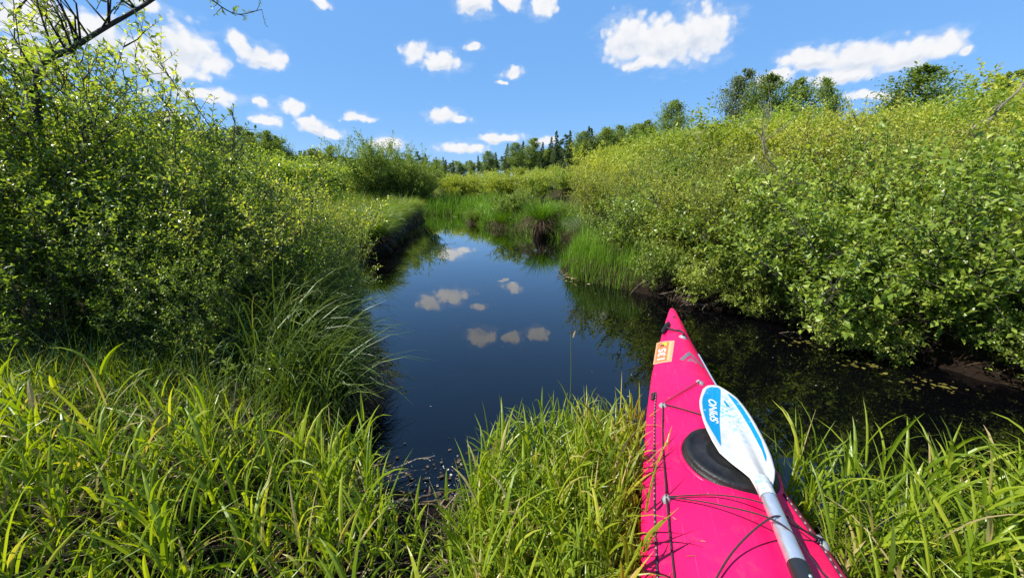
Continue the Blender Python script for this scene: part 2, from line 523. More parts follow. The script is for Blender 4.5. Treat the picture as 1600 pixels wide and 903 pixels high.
# ------------------------------------------------------------------ vegetation builders
def leaves_arrays(pos, dirv, L, W, rng, droop=0.12, simple_=False):
    """folded leaves: pos,dirv (n,3), L,W (n,)"""
    n = len(pos)
    d = norm(dirv)
    up = np.tile([0, 0, 1.0], (n, 1)) + rng.normal(0, 0.45, (n, 3))
    s = norm(np.cross(d, up))
    nn = np.cross(s, d)
    L = L[:, None]
    W = W[:, None]
    fold = rng.uniform(0.05, 0.3, (n, 1))
    if simple_:
        b = pos
        l = pos + d * L * 0.5 + s * W * 0.5 + nn * W * fold
        tip = pos + d * L - nn * L * droop
        r = pos + d * L * 0.5 - s * W * 0.5 + nn * W * fold
        V = np.stack([b, r, tip, l], 1)
        F = np.arange(n)[:, None, None] * 4 + np.array([[0, 1, 2], [0, 2, 3]])[None]
        return V.reshape(-1, 3), F.reshape(-1, 3), 2
    b = pos
    mid = pos + d * L * 0.5
    l = pos + d * L * 0.46 + s * W * 0.5 + nn * W * fold
    r = pos + d * L * 0.46 - s * W * 0.5 + nn * W * fold
    tip = pos + d * L - nn * L * droop
    V = np.stack([b, l, mid, r, tip], 1)
    F = np.arange(n)[:, None, None] * 5 + np.array([[0, 2, 1], [0, 3, 2], [1, 2, 4], [2, 3, 4]])[None]
    return V.reshape(-1, 3), F.reshape(-1, 3), 4


def perp_pair(d):
    ref = np.where(np.abs(d[:, 2:3]) < 0.9, np.array([[0, 0, 1.0]]), np.array([[1.0, 0, 0]]))
    a = norm(np.cross(d, ref))
    return a, np.cross(d, a)


def shoots_leaves(starts, dirs, lens, per_m, L, W, rng, spread=1.0, first=0.1, updroop=0.15):
    """alternate leaves along straight-ish twigs"""
    P_, D_, LL, WW = [], [], [], []
    cnt = np.maximum(2, (lens * per_m).astype(int))
    idx = np.repeat(np.arange(len(starts)), cnt)
    k = np.concatenate([np.arange(c_) for c_ in cnt])
    t_ = first + (1 - first) * (k + rng.uniform(0, 1, len(k))) / cnt[idx]
    t_ = np.minimum(t_, 1.0) ** 0.7
    d = dirs[idx]
    a, b = perp_pair(d)
    ang = k * 2.4 + rng.uniform(0, 6.28, len(starts))[idx]
    side = a * np.cos(ang)[:, None] + b * np.sin(ang)[:, None]
    pos = starts[idx] + d * (lens[idx] * t_)[:, None]
    ld = d * rng.uniform(0.3, 0.9, (len(k), 1)) + side * spread + np.array([0, 0, updroop])
    l = L * rng.uniform(0.42, 1.3, len(k)) * (1.05 - 0.35 * t_)
    return pos, ld, l, l * (W / L) * rng.uniform(0.85, 1.15, len(k))


def grow_bush(seed, H, RAD, nst, nbr, ntw, per_m, L, W, leafm, barkm, lean=(8, 42), lo=0.2, tw=(0.12, 0.3), br=0.4, upcurve=0.35, rough_leaf=False, stem_r=0.018, twig_tubes=True, bare=0.0):
    """multi-stemmed shrub: stems, side branches, leafy twigs; returns (stems mesh, foliage mesh)"""
    rng = np.random.default_rng(seed)
    lines = []
    S, Dd, Ln = [], [], []
    for i in range(nst):
        azs = rng.uniform(0, 6.283)
        ln = R(rng.uniform(*lean)) * (0.6 + 0.4 * rng.uniform())
        base = np.array([math.cos(azs), math.sin(azs), 0]) * RAD * 0.16 * rng.uniform(0.1, 1)
        base[2] = -0.12
        hh = H * rng.uniform(0.68, 1.0)
        d = np.array([math.sin(ln) * math.cos(azs), math.sin(ln) * math.sin(azs), math.cos(ln)])
        Ltot = hh * (1.0 + 0.25 * ln)
        pts = [base]
        seg = Ltot / 7
        dirs_ = []
        for s in range(7):
            d = norm(d + rng.normal(0, 0.075, 3) + np.array([0, 0, 0.07 * upcurve]))
            pts.append(pts[-1] + d * seg)
            dirs_.append(d)
        pts = np.array(pts)
        lines.append((pts, np.linspace(stem_r * hh / 2 * rng.uniform(.7, 1.2), 0.003, 8)))
        for k_ in (4, 5, 6):
            S.append(pts[k_])
            Dd.append(dirs_[k_])
            Ln.append(seg * 1.05)
        for bi in range(nbr):
            tt = lo + (1 - lo) * (bi + rng.uniform()) / nbr
            f = tt * 7
            k = min(int(f), 6)
            p = pts[k] + (pts[k + 1] - pts[k]) * (f - k)
            ba = rng.uniform(0, 6.283)
            out = np.array([math.cos(ba), math.sin(ba), rng.uniform(-0.1, 0.5)])
            bd = norm(dirs_[k] * 0.7 + out * rng.uniform(0.6, 1.2))
            bl = H * br * (1.15 - 0.75 * tt) * rng.uniform(0.6, 1.15)
            q1 = p + bd * bl * 0.5
            bd2 = norm(bd + np.array([0, 0, upcurve]) + rng.normal(0, 0.15, 3))
            q2 = q1 + bd2 * bl * 0.5
            if rng.uniform() < bare:
                lines.append((np.array([p, q1, q2]), np.array([0.006, 0.004, 0.002])))
                continue
            lines.append((np.array([p, q1, q2]), np.array([0.0055, 0.0035, 0.0016]) * (1 + H / 6)))
            S.append(q1)
            Dd.append(bd2)
            Ln.append(bl * 0.55)
            for ti in range(ntw):
                s_ = rng.uniform(0.25, 1.0)
                tp = p + bd * bl * s_ if s_ < 0.5 else q1 + bd2 * bl * (s_ - 0.5)
                td = norm((bd if s_ < .5 else bd2) * 0.8 + rng.normal(0, 0.65, 3) + np.array([0, 0, 0.25 + upcurve * .4]))
                S.append(tp)
                Dd.append(td)
                Ln.append(H * rng.uniform(*tw))
    S, Dd, Ln = np.array(S), np.array(Dd), np.array(Ln)
    if twig_tubes:
        for p, d, l in zip(S, Dd, Ln):
            lines.append((np.array([p, p + d * l]), np.array([0.0035, 0.0015])))
    pos, ld, l, wd = shoots_leaves(S, Dd, Ln, per_m, L, W, rng)
    # keep everything above the ground
    keep = pos[:, 2] > 0.03
    pos, ld, l, wd = pos[keep], ld[keep], l[keep], wd[keep]
    V, F, k = leaves_arrays(pos, ld, l, wd, rng, simple_=rough_leaf)
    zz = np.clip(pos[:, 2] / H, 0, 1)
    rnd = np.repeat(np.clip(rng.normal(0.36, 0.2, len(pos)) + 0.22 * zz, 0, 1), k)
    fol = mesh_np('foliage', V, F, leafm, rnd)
    stm = tube_mesh('stems', lines, barkm, 3)
    return stm, fol


def top_of(proto):
    me = proto[1]
    co = np.zeros(len(me.vertices) * 3, np.float32)
    me.vertices.foreach_get('co', co)
    return float(np.percentile(co[2::3], 98.5))


def plant(name, proto, loc, rz, sc, label, cat, group=None, part_names=('stems', 'foliage'), flat=None):
    if flat:
        sc = (sc * flat[0], sc * flat[1], sc * flat[2])
    e = empty(name, loc, rz, sc)
    tag(e, label, cat, group)
    for pn, me in zip(part_names, proto):
        if me is None:
            continue
        o = link(pn, me, e)
        if pn in ('foliage', 'blades', 'dead_blades', 'crown', 'leaves'):
            o['kind'] = 'stuff'
    return e


def blades(base, az_, ln, wd, th0, bend, segs, rng, pw=1.6, fold=False, rnd=None):
    """curved tapering grass blades. base (n,3) az_,ln,wd,th0,bend (n,)"""
    n = len(base)
    t_ = np.linspace(0, 1, segs + 1)
    th = th0[:, None] + bend[:, None] * t_[None, :] ** pw
    ds = ln[:, None] / segs
    hx = np.zeros((n, segs + 1))
    hz = np.zeros((n, segs + 1))
    tm = 0.5 * (th[:, 1:] + th[:, :-1])
    hx[:, 1:] = np.cumsum(np.sin(tm) * ds, 1)
    hz[:, 1:] = np.cumsum(np.cos(tm) * ds, 1)
    rad = np.stack([np.cos(az_), np.sin(az_), 0 * az_], -1)
    sd_ = np.stack([-np.sin(az_), np.cos(az_), 0 * az_], -1)
    tw = rng.normal(0, 0.5, n)
    c = base[:, None, :] + rad[:, None, :] * hx[..., None] + np.array([0, 0, 1.0]) * hz[..., None]
    prof = np.minimum(1, 0.55 + 2.2 * t_) * (1 - t_ ** 2.4) ** 0.9
    prof[-1] = 0.04
    wv = wd[:, None] * 0.5 * prof[None, :]
    tang = rad[:, None, :] * np.sin(th)[..., None] + np.array([0, 0, 1.0]) * np.cos(th)[..., None]
    nrm = np.cross(np.broadcast_to(sd_[:, None, :], tang.shape), tang)
    side = sd_[:, None, :] * np.cos(tw)[:, None, None] + nrm * np.sin(tw)[:, None, None]
    if fold:
        nr2 = np.cross(side, tang)
        l = c + side * wv[..., None] + nr2 * (wv * 0.45)[..., None]
        r = c - side * wv[..., None] + nr2 * (wv * 0.45)[..., None]
        V = np.stack([l, c, r], 2).reshape(-1, 3)
        s = np.arange(segs)[:, None] * 3
        f = np.concatenate([np.stack([s[:, 0] + q, s[:, 0] + q + 1, s[:, 0] + q + 4, s[:, 0] + q + 3], -1) for q in (0, 1)])
        F = (np.arange(n)[:, None, None] * (segs + 1) * 3 + f[None]).reshape(-1, 4)
        fpb = segs * 2
    else:
        l = c + side * wv[..., None]
        r = c - side * wv[..., None]
        V = np.stack([l, r], 2).reshape(-1, 3)
        s = np.arange(segs) * 2
        f = np.stack([s, s + 1, s + 3, s + 2], -1)
        F = (np.arange(n)[:, None, None] * (segs + 1) * 2 + f[None]).reshape(-1, 4)
        fpb = segs
    if rnd is None:
        rnd = np.clip(rng.normal(0.5, 0.2, n), 0, 1)
    return V, F, np.repeat(rnd, fpb)


def merge(parts):
    Vs, Fs, Rs, off = [], [], [], 0
    for V, F, r in parts:
        Vs.append(V)
        Fs.append(F + off)
        Rs.append(r)
        off += len(V)
    return np.concatenate(Vs), np.concatenate(Fs), np.concatenate(Rs)


def kayak_clear(x, y, pad=0.03):
    u = (x - KTIP[0]) * KD[0] + (y - KTIP[1]) * KD[1]
    v = (x - KTIP[0]) * KV[0] + (y - KTIP[1]) * KV[1]
    hw = np.interp(u, [0, .5, 1.0, 1.5, 2.0, 2.6], [.02, .1, .19, .26, .31, .33]) + pad
    return (np.abs(v) > hw) | (u < 0)


def scatter(n, x0, x1, y0, y1, rng, cond):
    xs, ys = [], []
    tot = 0
    for _ in range(40):
        x = rng.uniform(x0, x1, n)
        y = rng.uniform(y0, y1, n)
        k = cond(x, y)
        xs.append(x[k])
        ys.append(y[k])
        tot += k.sum()
        if tot >= n:
            break
    x = np.concatenate(xs)[:n]
    y = np.concatenate(ys)[:n]
    return x, y


def grass_shoots(x, y, z, H, rng, leaves=6, wd=0.011, lenf=0.62, lean=0.18, bend=(0.4, 1.5), th=(0.2, 0.6), segs=5, wind=None, yellow=0.0):
    """leafy grass culms: an upright stalk whose long leaves leave it alternately"""
    n = len(x)
    base = np.stack([x, y, z - 0.02], -1)
    la = rng.uniform(0, 6.283, n) if wind is None else rng.normal(wind, 0.9, n)
    lt = np.abs(rng.normal(0, lean, n))
    tone = np.clip(rng.normal(0.5, 0.17, n) + yellow, 0, 1)
    sv = blades(base, la, H * 0.8, np.full(n, 0.0045), lt, np.full(n, 0.12), 3, rng, rnd=np.clip(tone - 0.1, 0, 1))
    parts = [sv]
    for i in range(leaves):
        fr = 0.1 + 0.85 * (i + rng.uniform(0, 0.8, n)) / leaves
        hgt = H * 0.8 * fr
        off = np.stack([np.cos(la) * np.sin(lt), np.sin(la) * np.sin(lt), np.cos(lt)], -1) * hgt[:, None]
        a_ = la + 0.5 + (i % 2) * math.pi + rng.normal(0, 0.5, n)
        ln_ = H * lenf * rng.uniform(0.55, 1.1, n) * (1.05 - 0.45 * fr)
        t0 = rng.uniform(th[0], th[1], n) * (1.15 - 0.6 * fr)
        bd = rng.uniform(bend[0], bend[1], n)
        r_ = np.clip(tone + rng.normal(0, 0.13, n) - 0.12 * (fr < 0.25) + 0.45 * (rng.uniform(0, 1, n) < 0.08), 0, 1)
        parts.append(blades(base + off, a_, ln_, wd * rng.uniform(0.65, 1.25, n), t0, bd, segs, rng, rnd=r_, fold=True))
    return parts


def make_tussock(seed, H, rad, n, wd, m_green, ped=0.35, drop=1.0, dead_n=250, m_dead=None, clump=0):
    rng = np.random.default_rng(seed)
    a_ = rng.uniform(0, 6.283, n)
    if clump:
        a_ = rng.uniform(0, 6.283, clump)[rng.integers(0, clump, n)] + rng.normal(0, .38, n)
    r_ = rad * np.sqrt(rng.uniform(0, 1, n)) * 0.5
    base = np.stack([np.cos(a_) * r_, np.sin(a_) * r_, ped * (1 - (r_ / rad) ** 2 * .6)], -1)
    ln = H * rng.uniform(0.5, 1.15, n)
    th0 = 0.1 + 0.75 * r_ / rad + np.abs(rng.normal(0, .18, n))
    bend = rng.uniform(0.5, 1.6, n) * drop
    g_ = blades(base, a_ + rng.normal(0, .4, n), ln, wd * rng.uniform(.6, 1.2, n), th0, bend, 5, rng)
    a2 = rng.uniform(0, 6.283, dead_n)
    b2 = np.stack([np.cos(a2) * rad * .5, np.sin(a2) * rad * .5, ped * rng.uniform(.4, 1.0, dead_n)], -1)
    ln2 = rng.uniform(.4, 1.0, dead_n) * (ped + 0.32)
    d_ = blades(b2, a2 + rng.normal(0, .3, dead_n), ln2, np.full(dead_n, wd * .9), rng.uniform(.6, 1.3, dead_n), rng.uniform(1.1, 2.0, dead_n), 4, rng, pw=0.8)
    mg = mesh_np('blades', g_[0], g_[1], m_green, g_[2])
    md = mesh_np('dead_blades', d_[0], d_[1], m_dead or M['dead'], d_[2])
    # pedestal mound
    k, s = 5, 14
    Vp = []
    for i in range(k + 1):
        f = i / k
        for j in range(s):
            q = j * 6.283 / s
            rr = rad * (0.62 - 0.16 * f) * (1 - f ** 4 * .9) * (1 + .12 * math.sin(3 * q + seed) + rng.normal(0, .05))
            Vp.append((math.cos(q) * rr, math.sin(q) * rr, -0.25 + (ped + .25) * f))
    Fp = [(i * s + j, i * s + (j + 1) % s, (i + 1) * s + (j + 1) % s, (i + 1) * s + j) for i in range(k) for j in range(s)]
    mp_ = mesh_np('root_mound', Vp, Fp, M['peat'], smooth=True)
    return mp_, mg, md


TP = ('root_mound', 'blades', 'dead_blades')

# prototypes ---------------------------------------------------------
willA = grow_bush(1, 2.2, 1.4, 16, 9, 5, 30, 0.080, 0.038, M['willow'], M['bark'], lean=(6, 50))
willB = grow_bush(2, 2.2, 1.4, 14, 10, 5, 30, 0.080, 0.036, M['willow_green'], M['bark'], lean=(5, 48), br=0.42)
willC = grow_bush(3, 2.2, 1.2, 12, 9, 5, 30, 0.070, 0.032, M['willow'], M['bark'], lean=(5, 48), bare=0.08)
lowA = grow_bush(4, 1.3, 1.2, 15, 9, 5, 38, 0.076, 0.040, M['alder'], M['bark_dark'], lean=(15, 75), lo=0.14, br=0.5, upcurve=0.2)
lowB = grow_bush(5, 1.3, 1.2, 14, 9, 5, 38, 0.080, 0.043, M['willow_green'], M['bark_dark'], lean=(20, 78), lo=0.14, br=0.48, upcurve=0.15)
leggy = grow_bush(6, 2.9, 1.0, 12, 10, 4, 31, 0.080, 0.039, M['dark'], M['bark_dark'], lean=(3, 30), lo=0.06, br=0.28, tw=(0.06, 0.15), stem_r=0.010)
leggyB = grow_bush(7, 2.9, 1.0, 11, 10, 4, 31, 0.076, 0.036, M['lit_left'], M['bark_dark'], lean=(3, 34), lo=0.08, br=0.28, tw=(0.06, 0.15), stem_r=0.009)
lowL = grow_bush(14, 1.3, 1.2, 15, 9, 5, 34, 0.070, 0.036, M['lit_left'], M['bark_dark'], lean=(12, 70), lo=0.14, br=0.48, upcurve=0.2)
roundw = grow_bush(8, 3.6, 2.2, 24, 13, 6, 17, 0.17, 0.075, M['birch'], M['bark_dark'], lean=(3, 62), lo=0.06, rough_leaf=True, twig_tubes=False)
farA = grow_bush(9, 2.6, 2.0, 18, 10, 5, 16, 0.17, 0.085, M['willow'], M['bark'], lean=(5, 52), lo=0.08, rough_leaf=True, twig_tubes=False)
farB = grow_bush(10, 2.6, 2.0, 18, 10, 5, 16, 0.16, 0.08, M['willow_green'], M['bark'], lean=(5, 50), lo=0.08, rough_leaf=True, twig_tubes=False, bare=0.06)
sprig = grow_bush(12, 1.0, 0.3, 4, 9, 3, 34, 0.05, 0.022, M['alder'], M['bark_dark'], lean=(2, 14), lo=0.3, br=0.22, tw=(0.06, 0.16), stem_r=0.012)
herb = grow_bush(13, 0.45, 0.4, 8, 5, 3, 60, 0.055, 0.02, M['dark'], M['bark_dark'], lean=(15, 60), lo=0.3, br=0.4, stem_r=0.02)


# trees ---------------------------------------------------------------
def grow_tree(seed, H, kind, leafm):
    rng = np.random.default_rng(seed)
    lines = []
    d = np.array([0, 0, 1.0])
    pts = [np.array([0, 0, -0.3])]
    for i in range(10):
        d = norm(d + rng.normal(0, 0.035 if kind != 'broad' else 0.07, 3) + np.array([0, 0, .05]))
        pts.append(pts[-1] + d * (H + 0.3) / 10)
    pts = np.array(pts)
    lines.append((pts, np.linspace(0.014 * H, 0.01, 11)))
    P_, D_ = [], []
    nb = {'broad': 46, 'pine': 40, 'spruce': 90}[kind]
    for b_ in range(nb):
        f = (b_ + rng.uniform()) / nb
        if kind == 'broad':
            tt = 0.22 + 0.76 * f
            bl = H * 0.27 * math.sin(math.pi * (0.12 + 0.86 * f)) ** 0.8 * rng.uniform(.6, 1.2)
            zr = rng.uniform(0.25, 0.9)
        elif kind == 'pine':
            tt = 0.42 + 0.57 * f
            bl = H * 0.2 * (1 - f ** 2.2 * .85) * rng.uniform(.45, 1.2)
            zr = rng.uniform(0.0, 0.5)
        else:
            tt = 0.12 + 0.87 * f
            bl = H * 0.17 * (1.02 - f) ** 0.85 * rng.uniform(.7, 1.15)
            zr = rng.uniform(-0.25, 0.1)
        k = min(int(tt * 10), 9)
        p = pts[k] + (pts[k + 1] - pts[k]) * (tt * 10 - k)
        q = rng.uniform(0, 6.283)
        bd = norm(np.array([math.cos(q), math.sin(q), zr]))
        e = p + bd * bl
        lines.append((np.array([p, p + bd * bl * .5 + np.array([0, 0, .02 * bl]), e]), np.array([0.004 * H * (1.1 - tt), 0.002 * H * (1.1 - tt) + .003, 0.003])))
        nl = int((150 if kind == 'broad' else 160 if kind == 'pine' else 90) * (0.35 + bl / (H * .2)))
        s_ = rng.uniform(0.25 if kind == 'broad' else 0.35 if kind == 'pine' else .1, 1.05, nl)
        sp = bl * (0.2 if kind == 'broad' else 0.16 if kind == 'pine' else 0.1)
        c = p + bd * bl * s_[:, None] + rng.normal(0, 1, (nl, 3)) * sp * np.array([1, 1, .7 if kind == 'broad' else .35])
        P_.append(c)
        D_.append(norm(bd + rng.normal(0, .8, (nl, 3)) + np.array([0, 0, -.2 if kind == 'broad' else .2])))
    pos = np.concatenate(P_)
    ld = np.concatenate(D_)
    sz = H * {'broad': 0.026, 'pine': 0.026, 'spruce': 0.026}[kind] * rng.uniform(.6, 1.2, len(pos))
    V, F, k = leaves_arrays(pos, ld, sz, sz * (.62 if kind == 'broad' else .4), rng, simple_=True)
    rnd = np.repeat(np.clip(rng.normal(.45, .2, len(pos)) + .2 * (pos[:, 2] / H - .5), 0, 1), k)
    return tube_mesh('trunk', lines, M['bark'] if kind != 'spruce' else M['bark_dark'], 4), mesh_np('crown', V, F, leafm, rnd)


TREES = {
    'birch': [grow_tree(20, 10, 'broad', M['birch']), grow_tree(21, 10, 'broad', M['birch'])],
    'pine': [grow_tree(22, 10, 'pine', M['far_dark']), grow_tree(23, 10, 'pine', M['far_dark'])],
    'spruce': [grow_tree(24, 10, 'spruce', M['far_dark'])],
    'willow': [grow_tree(25, 10, 'broad', M['grey_willow'])],
}
TRP = ('trunk', 'crown')


def tree(kind, vi, x, y, top, label, group=None, wide=1.0):
    z = gz(x, y)
    s = (top - z) / 10.0
    return plant(kind + '_tree', TREES[kind][vi % len(TREES[kind])], (x, y, z), random.uniform(0, 6.28), s, label, 'tree', group, TRP, flat=(wide, wide, 1))


# ================================================================== KAYAK
kU = [0, .05, .25, .55, 1.0, 1.4, 1.75, 2.0, 2.25, 2.6, 3.2, 4.2, 4.9, 5.0]
kWl = [.012, .026, .07, .128, .212, .262, .292, .31, .322, .33, .33, .2, .03, .01]
kWr = [.012, .024, .046, .068, .122, .178, .228, .278, .30, .32, .33, .2, .03, .01]
kZ = [.55, .545, .52, .487, .434, .393, .366, .353, .35, .35, .355, .40, .48, .5]
kC = [.005, .01, .025, .04, .055, .065, .07, .075, .08, .085, .09, .06, .02, .005]
kK = [.50, .44, .30, .17, .08, .055, .045, .04, .04, .04, .04, .06, .25, .45]


def ki(u, tab):
    return float(np.interp(u, kU, tab))


def deck_z(u, v):
    wd = ki(u, kWl) if v < 0 else ki(u, kWr)
    return ki(u, kZ) + ki(u, kC) * (1 - min(abs(v) / wd, 1.2) ** 1.8)


def deck_local(u, v, off=0.0):
    return (u, v, deck_z(u, v) + off)


kay = empty('sea_kayak', (KTIP[0], KTIP[1], 0))
tag(kay, 'bright pink sea kayak nosing from the grassy bank over the dark water', 'kayak')
# local frame: x = along the boat away from the bow, y = to starboard
kay.matrix_world = Matrix(((KD[0], KV[0], 0, KTIP[0]), (KD[1], KV[1], 0, KTIP[1]), (0, 0, 1, 0), (0, 0, 0, 1)))
# KD x KV must point up for a proper rotation
if KD[0] * KV[1] - KD[1] * KV[0] < 0:
    kay.matrix_world = Matrix(((KD[0], -KV[0], 0, KTIP[0]), (KD[1], -KV[1], 0, KTIP[1]), (0, 0, 1, 0), (0, 0, 0, 1)))
    KS = -1
else:
    KS = 1


def KL(p):
    """deck coordinates (u, v, z) -> kayak local"""
    return (p[0], KS * p[1], p[2])


m, t = new_mat('pink_plastic')
b = t.n('ShaderNodeBsdfPrincipled')
tcn = t.n('ShaderNodeTexCoord')
o3 = tcn.outputs['Object']
n1 = t.noise(o3, 3.0, 4)
c = t.mix(t.smooth(n1, .3, .7), (0.76, 0.004, 0.080, 1), (0.84, 0.006, 0.098, 1))
sc_ = t.noise(t.v('MULTIPLY', o3, (1.5, 80, 30)), 3.0, 3, .5)
c = t.mix(t.m('MULTIPLY', t.smooth(sc_, .62, .78), .22), c, (0.92, 0.20, 0.30, 1))
grime = t.noise(o3, 11.0, 6, .7)
c = t.mix(t.m('MULTIPLY', t.smooth(grime, .55, .75), .3), c, (0.45, 0.06, 0.10, 1))
t.link(c, b.inputs['Base Color'])
t.link(t.m('ADD', .33, t.m('MULTIPLY', n1, .16)), b.inputs['Roughness'])
b.inputs['Specular IOR Level'].default_value = .32
bp = t.n('ShaderNodeBump')
bp.inputs['Strength'].default_value = .12
bp.inputs['Distance'].default_value = .004
t.link(t.noise(o3, 9.0, 5, .6), bp.inputs['Height'])
t.link(bp.outputs[0], b.inputs['Normal'])
M['pink'] = finish(m, t, b.outputs[0])
M['black'] = simple('black_rubber', (0.012, 0.012, 0.0125), 0.5, bump=.25, bscale=120, var=.5, vscale=14, spec=.35)
M['cord'] = simple('black_cord', (0.03, 0.012, 0.02), 0.75, bump=.5, bscale=300)
M['grey'] = simple('grey_fitting', (0.22, 0.225, 0.23), 0.45, bump=.1)
M['bluecord'] = simple('reflective_cord', (0.17, 0.29, 0.37), 0.4)
M['fleckm'] = simple('cord_fleck', (0.22, 0.18, 0.19), 0.5)

# hull: stations x section points
us = np.concatenate([np.linspace(0, .25, 9), np.linspace(.32, 2.6, 36), np.linspace(2.75, 5.0, 24)])
NS = 29
Vh, Fh = [], []
for u in us:
    wl, wr, ze, cr, zk = ki(u, kWl), ki(u, kWr), ki(u, kZ), ki(u, kC), ki(u, kK)
    sec = []
    for i in range(NS):           # deck, port to starboard
        s = -1 + 2 * i / (NS - 1)
        wv = wl if s < 0 else wr
        sec.append((u, s * wv, ze + cr * (1 - abs(s) ** 1.8)))
    for i in range(1, 16):        # hull, starboard round to port
        f = i / 16
        ang = f * math.pi
        cv = math.cos(ang)
        wv = wl if cv < 0 else wr
        sec.append((u, wv * (abs(cv) ** .75) * (1 if cv > 0 else -1) * 0.985, ze - 0.012 - (ze - 0.012 - zk) * math.sin(ang) ** .62))
    Vh += [KL(p) for p in sec]
NP = NS + 15
for i in range(len(us) - 1):
    for j in range(NP):
        Fh.append((i * NP + j, i * NP + (j + 1) % NP, (i + 1) * NP + (j + 1) % NP, (i + 1) * NP + j))
me = bpy.data.meshes.new('hull')
me.from_pydata(Vh, [], Fh + [tuple(range(NP))[::-1], tuple((len(us) - 1) * NP + j for j in range(NP))])
for p in me.polygons:
    p.use_smooth = True
me.materials.append(M['pink'])
import bmesh
bm = bmesh.new()
bm.from_mesh(me)
bmesh.ops.recalc_face_normals(bm, faces=bm.faces)
bm.to_mesh(me)
bm.free()
link('hull', me, kay)


def lathe_mesh(name, prof, mat, sides=32, mapf=None):
    Vv, Ff = [], []
    for r_, h_ in prof:
        for j in range(sides):
            q = j * 2 * math.pi / sides
            Vv.append((r_ * math.cos(q), r_ * math.sin(q), h_))
    for i in range(len(prof) - 1):
        for j in range(sides):
            Ff.append((i * sides + j, i * sides + (j + 1) % sides, (i + 1) * sides + (j + 1) % sides, (i + 1) * sides + j))
    if mapf:
        Vv = [mapf(*p) for p in Vv]
    me_ = bpy.data.meshes.new(name)
    me_.from_pydata(Vv, [], Ff)
    me_.materials.append(mat)
    bm_ = bmesh.new()
    bm_.from_mesh(me_)
    bmesh.ops.remove_doubles(bm_, verts=bm_.verts, dist=1e-5)
    bmesh.ops.recalc_face_normals(bm_, faces=bm_.faces)
    for f_ in bm_.faces:
        f_.smooth = True
    bm_.to_mesh(me_)
    bm_.free()
    return me_


# hatch: rubber lid with raised rim, following the deck a little
HU, HV = 1.70, .035
h0 = deck_z(HU, HV)


def hatch_map(x, y, z):
    u, v = HU + x, HV + y
    slope = (deck_z(HU + .17, HV) - deck_z(HU - .17, HV)) / .34
    side = (deck_z(HU, HV + .15) - deck_z(HU, HV - .15)) / .30
    zz = h0 - .012 + slope * x + side * y * .8 - .35 * y * y
    return KL((u, v, zz + z))


lid = link('hatch_cover', lathe_mesh('hatch_cover', [(0.0, .026), (.06, .026), (.085, .027), (.09, .030), (.098, .030), (.103, .027), (.150, .026), (.156, .031), (.170, .033), (.178, .030), (.182, .022), (.183, .012), (.188, .010), (.190, .002), (.190, -.05)], M['black'], 56, lambda x, y, z: hatch_map(x * .93, y * .93, z)), kay)
link('hatch_rim', lathe_mesh('hatch_rim', [(.188, -.05), (.188, .0), (.195, .004), (.203, .0), (.206, -.012), (.206, -.06)], M['pink'], 56, lambda x, y, z: hatch_map(x * .93, y * .93, z)), lid)


def fitting(u, v, r_=.017, rot=0.0, long=1.35, h_=.016):
    z_ = deck_z(u, v)

    def mp2(x, y, z):
        x *= long
        c_, s_ = math.cos(rot), math.sin(rot)
        return KL((u + x * c_ - y * s_, v + x * s_ + y * c_, deck_z(u + x * c_ - y * s_, v + x * s_ + y * c_) - .002 + z))
    o = link('deck_fitting', lathe_mesh('deck_fitting', [(0, h_), (r_ * .35, h_ * .97), (r_ * .7, h_ * .75), (r_ * .93, h_ * .35), (r_, 0.0), (r_ * 1.0, -.004)], M['grey'], 16, mp2), kay)
    link('screw', lathe_mesh('screw', [(0, h_ + .002), (r_ * .2, h_ + .0015), (r_ * .28, h_ - .002)], M['deadwood'] if False else M['black'], 8, mp2), o)
    return o


fitting(1.339, -.183, .017, .6)
fitting(1.131, .022, .017, .9)
fitting(.578, .006, .019, 1.1, 1.5)
fitting(1.939, -.224, .017, 0, 1.1, .022)
fitting(1.956, .268, .019, 0, 1.6, .016)
fitting(2.75, -.24, .017)
fitting(2.75, .24, .017)


def on_deck_line(pts, off=.004, n=10):
    """list of (u, v[, extra height]) -> smooth polyline lying on the deck"""
    c_ = catmull([(p[0], p[1], p[2] if len(p) > 2 else 0.0) for p in pts], n)
    return np.array([KL((u, v, deck_z(u, v) + off + max(h_, 0))) for u, v, h_ in c_])


def cord(name, pts, r_=.0030, mat='cord', off=.004, n=10, free=False):
    L_ = np.array([KL(p) for p in catmull(pts, n)]) if free else on_deck_line(pts, off, n)
    return link(name, tube_mesh(name, [(L_, np.full(len(L_), r_))], M[mat], 6), kay)


# perimeter cord, flecked (short light flecks every few cm on a dark line)
for side in (-1, 1):
    tab = kWl if side < 0 else kWr
    frac = .86 if side < 0 else .90
    uu = np.linspace(1.22, 3.0, 40) if side < 0 else np.linspace(1.45, 3.0, 40)
    pts = [(u, side * ki(u, tab) * frac) for u in uu]
    o = cord('perimeter_line', pts, .0042, 'cord', .004, 3)
    fl = []
    for i, u in enumerate(np.arange(uu[0] + .01, 2.95, .026)):
        p0 = KL(deck_local(u, side * ki(u, tab) * frac, .0062))
        p1 = KL(deck_local(u + .008, side * ki(u + .008, tab) * frac, .0062))
        fl.append((np.array([p0, p1]), np.array([.0034, .0034])))
    link('fleck', tube_mesh('fleck', fl, M['fleckm'], 4), o)['kind'] = 'stuff'
cord('knot', [(1.215, -.212, 0), (1.235, -.216, .006), (1.25, -.228, .004), (1.225, -.226, .004), (1.218, -.205, .003)], .006)
cord('knot', [(1.245, -.222, .002), (1.275, -.225, .006), (1.268, -.235, .003)], .006)
# pale line down the starboard edge
cord('edge_line', [(u, ki(u, kWr) * .955) for u in np.linspace(.72, 1.25, 12)], .0040, 'bluecord', .003, 3)
